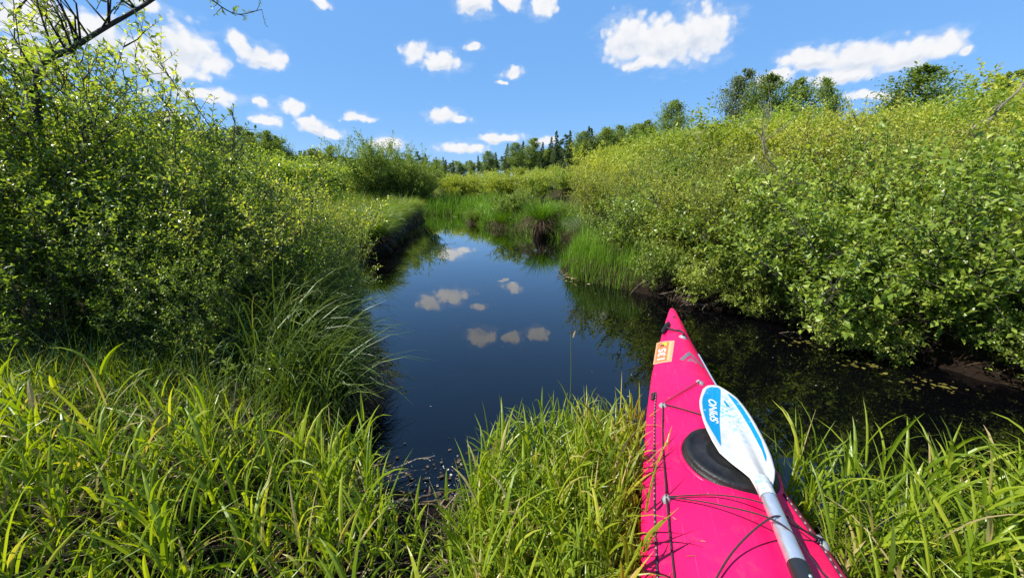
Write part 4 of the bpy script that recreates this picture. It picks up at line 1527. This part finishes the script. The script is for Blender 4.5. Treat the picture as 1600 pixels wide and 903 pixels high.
bush(lowB, 5.0, 2.5, .62, 'low leafy bush hiding the mud at the far right waterline', 'riverside_bush', 'bushes on the right waterline')
bush(lowA, 1.6, 12.9, .55, 'low ferny bush at the foot of the dark column tussock', 'riverside_bush', 'bushes on the right waterline')
bush(lowA, .2, 14.9, .8, 'rounded bright bush on the right bank near the far bend', 'riverside_bush', 'bushes on the right waterline')
HT = {id(p_): top_of(p_) for p_ in (willA, willB, willC, farA, farB)}
# upright willow of the point with visible slanting stems
bush(willB, 2.9, 7.6, .80, 'tall loose willow with slanting stems standing behind the right point', 'willow_bush', WG)
bush(willC, 2.0, 9.3, .75, 'small willow between the loose tall willow and the sedge', 'willow_bush', WG)
# the mass of the thicket
rg = random.Random(8)
pts_t = []
tries = 0
while len(pts_t) < 92 and tries < 20000:
    tries += 1
    r0 = rg.uniform(5, 36) ** 1.0
    aa = R(rg.uniform(2, 66))
    x, y = math.sin(aa) * r0, math.cos(aa) * r0
    dsd = float(river_sd(np.array([x]), np.array([y]))[0])
    if dsd < 1.7 or y < 2.5:
        continue
    if math.degrees(aa) < 12 and r0 < 22:
        continue
    gap = 1.42 + .056 * r0
    if any((x - p[0]) ** 2 + (y - p[1]) ** 2 < gap * gap for p in pts_t):
        continue
    pts_t.append((x, y))
for x, y in pts_t:
    r0 = math.hypot(x, y)
    dsd = float(river_sd(np.array([x]), np.array([y]))[0])
    far = r0 > 15
    pr_ = rg.choice([farA, farB]) if far else rg.choice([willA, willA, willB, willC])
    deg = math.degrees(math.atan2(x, y))
    want = 1.5 + 1.5 * min(1, dsd / 9) + rg.uniform(-.15, .25)
    lim = 1.5 + r0 * math.tan(R(float(np.interp(deg, [-4, 5, 10, 17, 22, 28, 38, 50, 66], [2.0, 3.6, 4.4, 6.2, 7.8, 8.6, 8.7, 9.2, 9])))) - gz(x, y)
    want = max(1.1, (min(want * 1.06, lim) if r0 < 15 else min(lim, 3.9)) + rg.uniform(-.8, .14))
    sc = want / HT[id(pr_)]
    tone_ = 'fresh green' if pr_ in (willB, farB) else 'yellow-green'
    where = 'just behind the waterline bushes' if dsd < 4 else 'halfway up the right bank thicket' if r0 < 17 else 'at the back of the right bank thicket under the skyline'
    bush(pr_, x, y, sc, tone_ + ' willow ' + where, 'willow_bush', WG, flat=(1.12, 1.12, 1))

# left bank ---------------------------------------------------------
LG = 'bushes on the left bank'
for pr_, x, y, sc, lb in [
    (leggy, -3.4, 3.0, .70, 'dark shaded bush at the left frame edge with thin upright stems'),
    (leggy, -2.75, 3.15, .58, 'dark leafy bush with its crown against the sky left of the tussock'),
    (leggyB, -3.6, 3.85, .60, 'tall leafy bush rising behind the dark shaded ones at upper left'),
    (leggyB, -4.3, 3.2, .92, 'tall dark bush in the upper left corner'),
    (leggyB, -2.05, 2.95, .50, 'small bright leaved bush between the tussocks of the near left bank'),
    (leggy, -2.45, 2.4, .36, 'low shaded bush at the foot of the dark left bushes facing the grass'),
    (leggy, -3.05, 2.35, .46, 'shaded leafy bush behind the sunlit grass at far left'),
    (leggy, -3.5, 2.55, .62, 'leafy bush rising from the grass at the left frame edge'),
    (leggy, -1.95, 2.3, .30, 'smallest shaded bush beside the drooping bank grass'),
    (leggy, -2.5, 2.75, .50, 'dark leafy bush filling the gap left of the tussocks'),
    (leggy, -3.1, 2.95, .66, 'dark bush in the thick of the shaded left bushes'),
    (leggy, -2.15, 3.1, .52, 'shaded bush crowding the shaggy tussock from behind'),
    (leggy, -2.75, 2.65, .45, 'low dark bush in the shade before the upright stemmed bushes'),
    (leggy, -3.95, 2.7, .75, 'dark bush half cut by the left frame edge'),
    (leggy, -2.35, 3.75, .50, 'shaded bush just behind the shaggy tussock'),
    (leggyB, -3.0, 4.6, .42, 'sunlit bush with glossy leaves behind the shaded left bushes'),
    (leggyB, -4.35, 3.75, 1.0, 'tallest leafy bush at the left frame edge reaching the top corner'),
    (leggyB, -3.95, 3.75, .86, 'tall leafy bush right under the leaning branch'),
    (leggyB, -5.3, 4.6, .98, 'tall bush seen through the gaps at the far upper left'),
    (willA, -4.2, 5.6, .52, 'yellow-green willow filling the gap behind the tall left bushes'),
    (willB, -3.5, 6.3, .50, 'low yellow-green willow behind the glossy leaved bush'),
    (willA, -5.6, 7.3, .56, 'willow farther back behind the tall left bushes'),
    (willC, -6.9, 6.2, .85, 'willow far left behind the dark bushes'),
]:
    bush(pr_, x, y, sc, lb, 'bank_bush', LG)
for pr_, x, y, sc, lb in [
    (lowL, -2.55, 5.0, .78, 'rounded glossy leaved bush leaning over the water on the left'),
    (lowL, -2.85, 5.85, .66, 'bright small leaved bush on the left bank before the grassy bank'),
    (lowL, -3.2, 4.2, .80, 'glossy bush between the tussock and the rounded waterside bush'),
    (lowL, -4.4, 7.0, .55, 'low bush at the edge of the yellow-green left bank grass'),
    (lowL, -2.1, 4.35, .5, 'small leafy bush drooping to the water left of midstream'),
]:
    bush(pr_, x, y, sc, lb, 'waterside_bush', LG)
bush(sprig, -3.7, 5.2, 1.55, 'thin leafy sapling sticking up against the clouds on the left', 'leafy_sapling', None, dz=.75)
bush(sprig, -2.5, 3.3, .9, 'upright leafy shoot among the shaded left bushes', 'leafy_sapling')
bush(leggy, -1.62, 3.15, .36, 'small shaded leafy bush growing out of the shaggy tussock', 'bank_bush', LG)
bush(leggyB, -2.0, 3.9, .42, 'small lit bush hanging over the water behind the shaggy tussock', 'bank_bush', LG)
bush(herb, -1.55, 2.12, .8, 'leafy dark green herb in the shade left of the tussock skirt', 'marsh_herb')
bush(herb, -2.1, 2.35, .9, 'low leafy herb in the shade under the left bushes', 'marsh_herb')
# round willow in the distance and its neighbours
bush(roundw, -7.7, 24.4, .98, 'big rounded dark willow standing behind the left bank at the bend', 'round_willow', None, flat=(.95, 1.0, 1))
bush(roundw, -6.0, 24.0, .68, 'smaller dark shoulder of willow right of the big rounded one', 'round_willow', None)
bush(farB, -12.6, 23.5, 1.05, 'low dome shaped bush left of the big rounded willow', 'dome_bush', None, flat=(1.6, 1.4, .95))
MG = 'willows scattered over the meadow behind the left bank'
rg = random.Random(4)
pts_m = []
tries = 0
while len(pts_m) < 46 and tries < 9000:
    tries += 1
    r0 = rg.uniform(9, 48)
    aa = R(rg.uniform(-62, 4))
    x, y = math.sin(aa) * r0, math.cos(aa) * r0
    dsd = float(river_sd(np.array([x]), np.array([y]))[0])
    if dsd < 1.6 or (dsd < 5 and x > -9 and y < 24) or (r0 < 27 and aa > R(-27)):
        continue
    gap = 1.2 + .06 * r0
    if any((x - p[0]) ** 2 + (y - p[1]) ** 2 < gap * gap for p in pts_m):
        continue
    pts_m.append((x, y))
for x, y in pts_m:
    r0 = math.hypot(x, y)
    bush(rg.choice([farA, farB]), x, y, max(.42, min(.55 + .012 * r0 + rg.uniform(-.08, .15), (1.5 + r0 * math.tan(R(float(np.interp(math.degrees(math.atan2(x, y)), [-62, -40, -30, -24, -10, 4], [9, 6.0, 4.2, 3.0, 2.0, 2.4])))) - gz(x, y)) / 2.9)), 'yellow-green willow in the meadow behind the left bank', 'meadow_bush', MG, flat=(1.3, 1.3, 1))

# ================================================================== TREES
for kind, vi, x, y, top, wide, lb in [
    ('willow', 0, 21.4, 39.6, 12.1, .75, 'grey-green tree leftmost of the group on the right skyline'),
    ('birch', 0, 22.1, 35.7, 10.7, .85, 'dark green round tree second from left of the right skyline group'),
    ('birch', 1, 26.3, 37.8, 10.9, .8, 'green tree in the middle right of the right skyline group'),
    ('birch', 0, 30.1, 40.0, 11.6, .6, 'slim tree rightmost of the right skyline group'),
    ('birch', 1, 16.9, 44.9, 10.7, .8, 'dense dark tree alone on the skyline above the loose willow'),
    ('birch', 0, 26.7, 27.1, 9.0, 1.2, 'broad wind-swept tree crown near the right end of the skyline'),
    ('birch', 1, 27.5, 23.2, 7.6, 1.0, 'tree top just showing at the right frame edge'),
    ('birch', 1, 29.8, 33.7, 8.1, 1.0, 'low tree top between the skyline group and the wind-swept tree'),
]:
    tree(kind, vi, x, y, top, lb, 'trees on the right skyline', wide)
LINE = [(-46.0, 52.6, 10.5, 232), (-51.6, 61.1, 12.5, 250), (-47.1, 57.4, 10.8, 268), (-50.6, 64.4, 12.4, 290), (-50.5, 65.4, 12.0, 300), (-38.4, 51.4, 8.3, 320), (-36.0, 51.0, 8.6, 345), (-49.6, 74.7, 12.2, 372), (-37.6, 59.7, 9.4, 395), (-36.5, 59.4, 9.6, 405), (-47.6, 82.1, 10.0, 430), (-37.9, 67.6, 9.8, 440), (-41.8, 79.3, 8.5, 465), (-34.0, 69.9, 8.0, 490), (-34.4, 75.6, 9.0, 510), (-16.4, 64.9, 6.2, 640), (-18.5, 80.9, 8.5, 655), (-18.5, 88.7, 8.7, 668), (-14.8, 77.9, 7.2, 680), (-14.2, 85.3, 7.7, 695), (-12.1, 83.3, 7.0, 708), (-7.9, 63.6, 5.2, 722), (-8.9, 86.6, 7.2, 735), (-6.7, 81.2, 7.8, 748), (-4.3, 71.8, 7.8, 762), (-2.5, 63.0, 6.8, 775), (-1.4, 90.6, 11.0, 790), (0.4, 77.6, 9.9, 803), (2.0, 85.7, 11.0, 815), (4.3, 90.9, 12.1, 830), (6.0, 85.4, 10.7, 845), (8.3, 92.0, 12.5, 858), (8.1, 74.6, 11.4, 870), (10.9, 87.8, 12.5, 880), (10.9, 75.9, 11.8, 892), (15.0, 91.7, 13.8, 905), (16.4, 89.5, 14.5, 918), (12.9, 63.9, 10.4, 930), (14.6, 64.9, 10.6, 945), (16.7, 67.1, 10.6, 960), (24.6, 90.6, 14.8, 975), (21.5, 73.3, 12.6, 990), (24.8, 78.9, 13.2, 1003), (23.1, 68.1, 12.2, 1020)]
rg = random.Random(2)
ORD = ['first', 'second', 'third', 'fourth', 'fifth', 'sixth', 'seventh', 'eighth', 'ninth', 'tenth', 'eleventh', 'twelfth', 'thirteenth', 'fourteenth', 'fifteenth', 'sixteenth', 'seventeenth', 'eighteenth', 'nineteenth', 'twentieth']
LINE.sort(key=lambda q_: q_[3])
seen = {}
for i, (x, y, top, px) in enumerate(LINE):
    k = rg.choice(['pine', 'spruce', 'birch', 'spruce', 'birch', 'birch'])
    if 640 <= px <= 720:
        k = rg.choice(['spruce', 'pine', 'spruce'])
    where = 'left of the round willow' if px < 560 else 'at the middle of the horizon' if px < 740 else 'rising right of mid horizon'
    n_ = seen[(k, where)] = seen.get((k, where), -1) + 1
    tree(k, i, x, y, top, '%s %s from the left in the far treeline %s' % (ORD[n_], {'pine': 'pine', 'birch': 'leafy birch', 'spruce': 'pointed spruce'}[k], where), 'far treeline ' + where, 1.0)
# second, farther row that closes the gaps
for i in range(84):
    aa = R(-52 + i * .93 + rg.uniform(-.4, .4))
    r0 = rg.uniform(96, 125)
    e_ = float(np.interp(math.degrees(aa), [-52, -40, -30, -18, -12, -6, 0, 8, 18, 25], [6.2, 5.5, 4.6, 4.0, 3.7, 3.6, 4.6, 6.0, 6.6, 6.8]))
    tree(rg.choice(['pine', 'birch', 'birch', 'spruce']), i, math.sin(aa) * r0, math.cos(aa) * r0, 1.5 + r0 * math.tan(R(e_ + rg.uniform(-.5, .3))), 'tree of the farthest row closing the horizon', 'farthest row of trees', 1.6)

# leaning tree at the upper left
lt = empty('leaning_tree', (-3.9, 3.5, 0))
tag(lt, 'dark bare limbed tree leaning across the sky in the upper left corner', 'tree')
rgn = np.random.default_rng(41)
o0 = np.array(lt.location)
KT = 1.35
CC = np.array([0, 0, 1.5])


def lp(p):
    return tuple(CC + (np.array(p) - CC) * KT - o0)


main = catmull(np.array([(.35, -.55, -.1), (.38, -.55, .9), lp((-2.50, 2.16, 1.72)), lp((-2.41, 2.18, 2.08)), lp((-2.3, 2.26, 2.2)), lp((-2.19, 2.33, 2.31)), lp((-2.03, 2.52, 2.53)), lp((-1.95, 2.75, 2.78)), lp((-1.9, 3.0, 3.0))]), 6)
link('trunk', tube_mesh('trunk', [(main, np.interp(np.arange(len(main)) / len(main), [0, .35, .55, 1], [.030, .023, .016, .006]))], M['bark_dark'], 8), lt)
S, Dd, Ln = [], [], []
brl = []
for i in range(46):
    k = rgn.integers(14, len(main) - 1)
    p = main[k]
    d = norm(np.array([rgn.normal(-.1, .35), rgn.normal(.0, .35), rgn.uniform(.4, 1.2)]))
    l = rgn.uniform(.25, .65)
    mid_ = p + d * l * .5
    d2 = norm(d + rgn.normal(0, .25, 3))
    e2 = mid_ + d2 * l * .5
    brl.append((np.array([p, mid_, e2]), np.array([.008, .005, .002])))
    for q_ in range(4):
        s_ = rgn.uniform(.3, 1)
        S.append(p + (e2 - p) * s_)
        Dd.append(norm(d2 + rgn.normal(0, .6, 3)))
        Ln.append(rgn.uniform(.08, .22))
# long drooping side branch at the top of the frame
sb = catmull(np.array([lp((-1.95, 2.75, 2.78)), lp((-2.05, 2.95, 2.80)), lp((-2.15, 3.2, 2.80)), lp((-2.12, 3.4, 2.79)), lp((-1.98, 3.5, 2.86))]), 5)
brl.append((sb, np.linspace(.010, .003, len(sb))))
for i in range(14):
    k = rgn.integers(6, len(sb))
    S.append(sb[k])
    Dd.append(norm(rgn.normal(0, 1, 3) + np.array([0, 0, -.3])))
    Ln.append(rgn.uniform(.06, .16))
S, Dd, Ln = np.array(S), np.array(Dd), np.array(Ln)
for p, d, l in zip(S, Dd, Ln):
    brl.append((np.array([p, p + d * l]), np.array([.003, .0015])))
link('branches', tube_mesh('branches', brl, M['bark_dark'], 4), lt)
pos, ld, l, wd_ = shoots_leaves(S, Dd, Ln, 38, .05, .024, rgn)
V, F, k = leaves_arrays(pos, ld, l, wd_, rgn)
link('foliage', mesh_np('foliage', V, F, M['alder'], np.repeat(rgn.uniform(.1, .9, len(pos)), k)), lt)['kind'] = 'stuff'


# ================================================================== DEAD WOOD
def bare_branch(name, base, tip, r0, nb, label, cat, mat='deadwood', seed=1, spread=.5, sub=True, drop=0.0):
    """a bare limb with twigs of its own"""
    rg_ = np.random.default_rng(seed)
    base, tip = np.array(base, float), np.array(tip, float)
    e = empty(name, tuple(base))
    tag(e, label, cat)
    L_ = np.linalg.norm(tip - base)
    n = 9
    pts_ = [np.zeros(3)]
    for i in range(1, n + 1):
        f = i / n
        p = (tip - base) * f + rg_.normal(0, .025 * L_, 3) * (1 if i < n else .3)
        p[2] -= drop * math.sin(f * math.pi)
        pts_.append(p)
    pts_ = catmull(pts_, 3)
    link('limb', tube_mesh('limb', [(pts_, np.linspace(r0, r0 * .2, len(pts_)))], M[mat], 6), e)
    tws = []
    for i in range(nb):
        f = rg_.uniform(.2, .97)
        p = pts_[int(f * (len(pts_) - 1))]
        d = norm((tip - base) / L_ * .8 + rg_.normal(0, spread, 3))
        l = L_ * rg_.uniform(.12, .35) * (1.1 - f * .6)
        q1 = p + d * l * .5
        d2 = norm(d + rg_.normal(0, .3, 3))
        q2 = q1 + d2 * l * .5
        tws.append((np.array([p, q1, q2]), np.array([r0 * .4, r0 * .25, r0 * .12])))
        if sub:
            for _ in range(3):
                d3 = norm(d2 + rg_.normal(0, .6, 3))
                tws.append((np.array([q1, q1 + d3 * l * .35]), np.array([r0 * .16, r0 * .08])))
    link('twigs', tube_mesh('twigs', tws, M[mat], 4), e)['kind'] = 'stuff'
    return e


bare_branch('dead_sapling', (9.6, 8.6, 2.15), (10.6, 8.4, 4.30), .035, 9, 'leaning grey dead sapling above the thicket near the right edge', 'dead tree', seed=2)
bare_branch('dead_sapling', (4.55, 6.9, 0.60), (4.25, 7.1, 3.25), .016, 13, 'thin bare upright sapling rising from the middle of the thicket', 'dead tree', seed=3, spread=.4)
bare_branch('dead_sapling', (10.9, 7.2, 1.70), (11.9, 7.2, 4.70), .014, 9, 'thin bare twig tall against the sky at the right edge', 'dead tree', seed=4, spread=.35)
bare_branch('dead_sapling', (5.6, 8.6, 1.40), (5.3, 8.8, 3.30), .014, 9, 'short bare twigs poking through the thicket beside the upright sapling', 'dead tree', seed=5)
bare_branch('dead_sapling', (4.4, 10.9, 1.20), (5.1, 10.8, 3.00), .02, 10, 'grey bare shrub in the thicket behind the loose willow', 'dead tree', seed=15)
bare_branch('dead_sapling', (6.3, 5.9, 1.20), (7.0, 5.7, 2.20), .02, 8, 'grey broken branch showing between thicket leaves at right', 'dead tree', seed=16)
bare_branch('fallen_branch', (3.45, 4.2, .25), (2.25, 4.75, .03), .013, 6, 'pale fallen branch reaching over the water behind the kayak bow', 'branch', seed=6, spread=.35)
bare_branch('fallen_branch', (4.0, 3.55, .12), (2.85, 3.85, .02), .012, 6, 'brown dead branch lying on the water right of the bow', 'branch', 'wetwood', seed=7, spread=.35)
bare_branch('fallen_branch', (3.3, 4.6, .55), (2.0, 5.05, .10), .014, 9, 'tangled dead branches under the willow behind the bow', 'branch', 'wetwood', seed=8)
bare_branch('fallen_branch', (3.6, 4.9, .8), (2.7, 4.6, .15), .014, 9, 'dead branches hanging in the dark hollow of the right bank', 'branch', 'wetwood', seed=18)
bare_branch('fallen_branch', (4.2, 4.0, .6), (3.5, 3.7, .05), .012, 8, 'dead twigs under the broad leafed bush at right', 'branch', 'wetwood', seed=19)
for i_, (b_, t_, lb_) in enumerate([
    ((2.75, 5.0, .5), (2.2, 4.8, .0), 'dark root drooping from the hollow bank left of the bow'),
    ((3.05, 4.75, .55), (2.75, 4.3, .0), 'dark root drooping from the hollow bank over the bow tip'),
    ((3.35, 4.45, .5), (3.2, 3.95, .0), 'dark root drooping from the hollow bank right of the bow tip'),
    ((3.7, 3.95, .5), (3.45, 3.35, .0), 'dark root drooping under the broad leafed bush'),
    ((2.4, 5.3, .4), (1.7, 5.3, .02), 'dead twig lying along the waterline at the bright sedge')]):
    bare_branch('bank_root', b_, t_, .012, 9, lb_, 'root', 'wetwood', seed=50 + i_, spread=.6, drop=-.08)
bare_branch('dead_twig', (-1.5, 2.75, .12), (-.98, 2.7, .33), .008, 5, 'grey forked dead twig sticking out over the water by the shaggy tussock', 'twig', seed=9, spread=.5, sub=False)
bare_branch('dead_twig', (-2.15, 4.6, .3), (-1.35, 4.35, .12), .006, 5, 'thin dead twigs dipping into the water at midleft', 'twig', 'wetwood', seed=10, spread=.3)
bare_branch('driftwood_stick', (-.62, 1.36, .14), (-.33, 1.55, .08), .014, 2, 'brown stick lying on the muddy landing place', 'stick', 'wetwood', seed=11, sub=False)
bare_branch('driftwood_stick', (-.78, 1.62, .08), (-.42, 1.78, .10), .008, 2, 'pale reed stalk lying across the muddy landing place', 'stick', 'deadwood', seed=12, sub=False)

# single tall grass stalk before the water
st = empty('grass_stalk', (.31, 1.83, gz(.31, 1.83)))
tag(st, 'single tall green grass stalk standing alone in front of the water', 'grass stalk')
rs = np.random.default_rng(3)
ln_ = catmull([(0, 0, 0), (-.006, .0, .3), (.0, .0, .55), (-.012, 0, .83)], 5)
link('stem', tube_mesh('stem', [(ln_, np.linspace(.003, .0015, len(ln_)))], M['sedge'], 5), st)
for a_, zz, l_ in ((0.4, .08, .30), (3.3, .16, .26), (.1, .30, .20), (3.0, .40, .18), (.5, .80, .04)):
    V, F, r_ = blades(np.array([[0, 0, zz]]), np.array([a_]), np.array([l_]), np.array([.009]), np.array([.25]), np.array([.45]), 5, rs, fold=True)
    link('leaf', mesh_np('leaf', V, F, M['grass'], r_), st)

# ================================================================== FLOATING STUFF
rg = np.random.default_rng(77)


def specks(name, n, fx, mat, label, size, z=.004):
    x, y = fx(n)
    n = len(x)
    k = 5
    ang = rg.uniform(0, 6.28, n)[:, None] + np.arange(k)[None, :] * 6.283 / k
    rr = (size[0] + (size[1] - size[0]) * rg.uniform(0, 1, n) ** 2.5)[:, None] * rg.uniform(.35, 1.5, (n, k))
    zz = np.maximum(ground_z(x, y), 0) + z + rg.uniform(0, .006, n)
    top = np.stack([x, y, zz + rr.mean(1) * .12], -1)[:, None, :]
    ring = np.stack([x[:, None] + rr * np.cos(ang), y[:, None] + rr * np.sin(ang), np.repeat(zz[:, None], k, 1)], -1)
    V = np.concatenate([ring, top], 1).reshape(-1, 3)
    f = np.array([[i, (i + 1) % k, k] for i in range(k)])
    F = (np.arange(n)[:, None, None] * (k + 1) + f[None]).reshape(-1, 3)
    return tag(link(name, mesh_np(name, V, F, mat, np.repeat(rg.uniform(0, 1, n), k))), label, 'debris', kind='stuff')


M['fluff'] = simple('fluff', (.55, .54, .47), .8)
M['weed'] = leaf_mat('water_weed', [(0, (.06, .06, .015)), (.5, (.13, .12, .025)), (1, (.26, .22, .05))], .2, .5, .3, objvar=0)


def cluster(cx, cy, sx_, sy_):
    def f(n):
        return rg.normal(cx, sx_, n), rg.normal(cy, sy_, n)
    return f


specks('floating_debris', 260, cluster(-.30, 1.70, .22, .13), M['dead'], 'brown plant scraps floating at the muddy landing place', (.002, .014))
specks('floating_fluff', 70, cluster(-.26, 1.74, .17, .10), M['fluff'], 'pale seed fluff floating at the edge of the landing place', (.0012, .007), .005)
specks('floating_fluff', 70, lambda n: (rg.uniform(-1.5, 2.6, n), rg.uniform(2.0, 6.5, n)), M['fluff'], 'tiny pale specks drifting on the open creek', (.002, .006), .002)


def weeds(n):
    c_ = [(2.95, 3.55, .18, .05), (3.3, 2.75, .16, .05), (3.55, 3.2, .25, .05), (3.05, 3.1, .1, .03)]
    xs, ys = [], []
    for cx, cy, sx_, sy_ in c_:
        q_ = rg.normal(0, 1, n // 4)
        xs.append(cx + q_ * sx_)
        ys.append(cy - q_ * sx_ * .25 + rg.normal(0, sy_ * 1.6, n // 4))
    return np.concatenate(xs), np.concatenate(ys)


specks('water_weed', 150, weeds, M['weed'], 'yellow-green weed floating in patches on the right water', (.008, .026), .003)
specks('water_weed', 160, cluster(1.05, 6.6, .12, .3), M['straw'], 'reddish dead leaves along the edge of the right point', (.01, .03), .004)
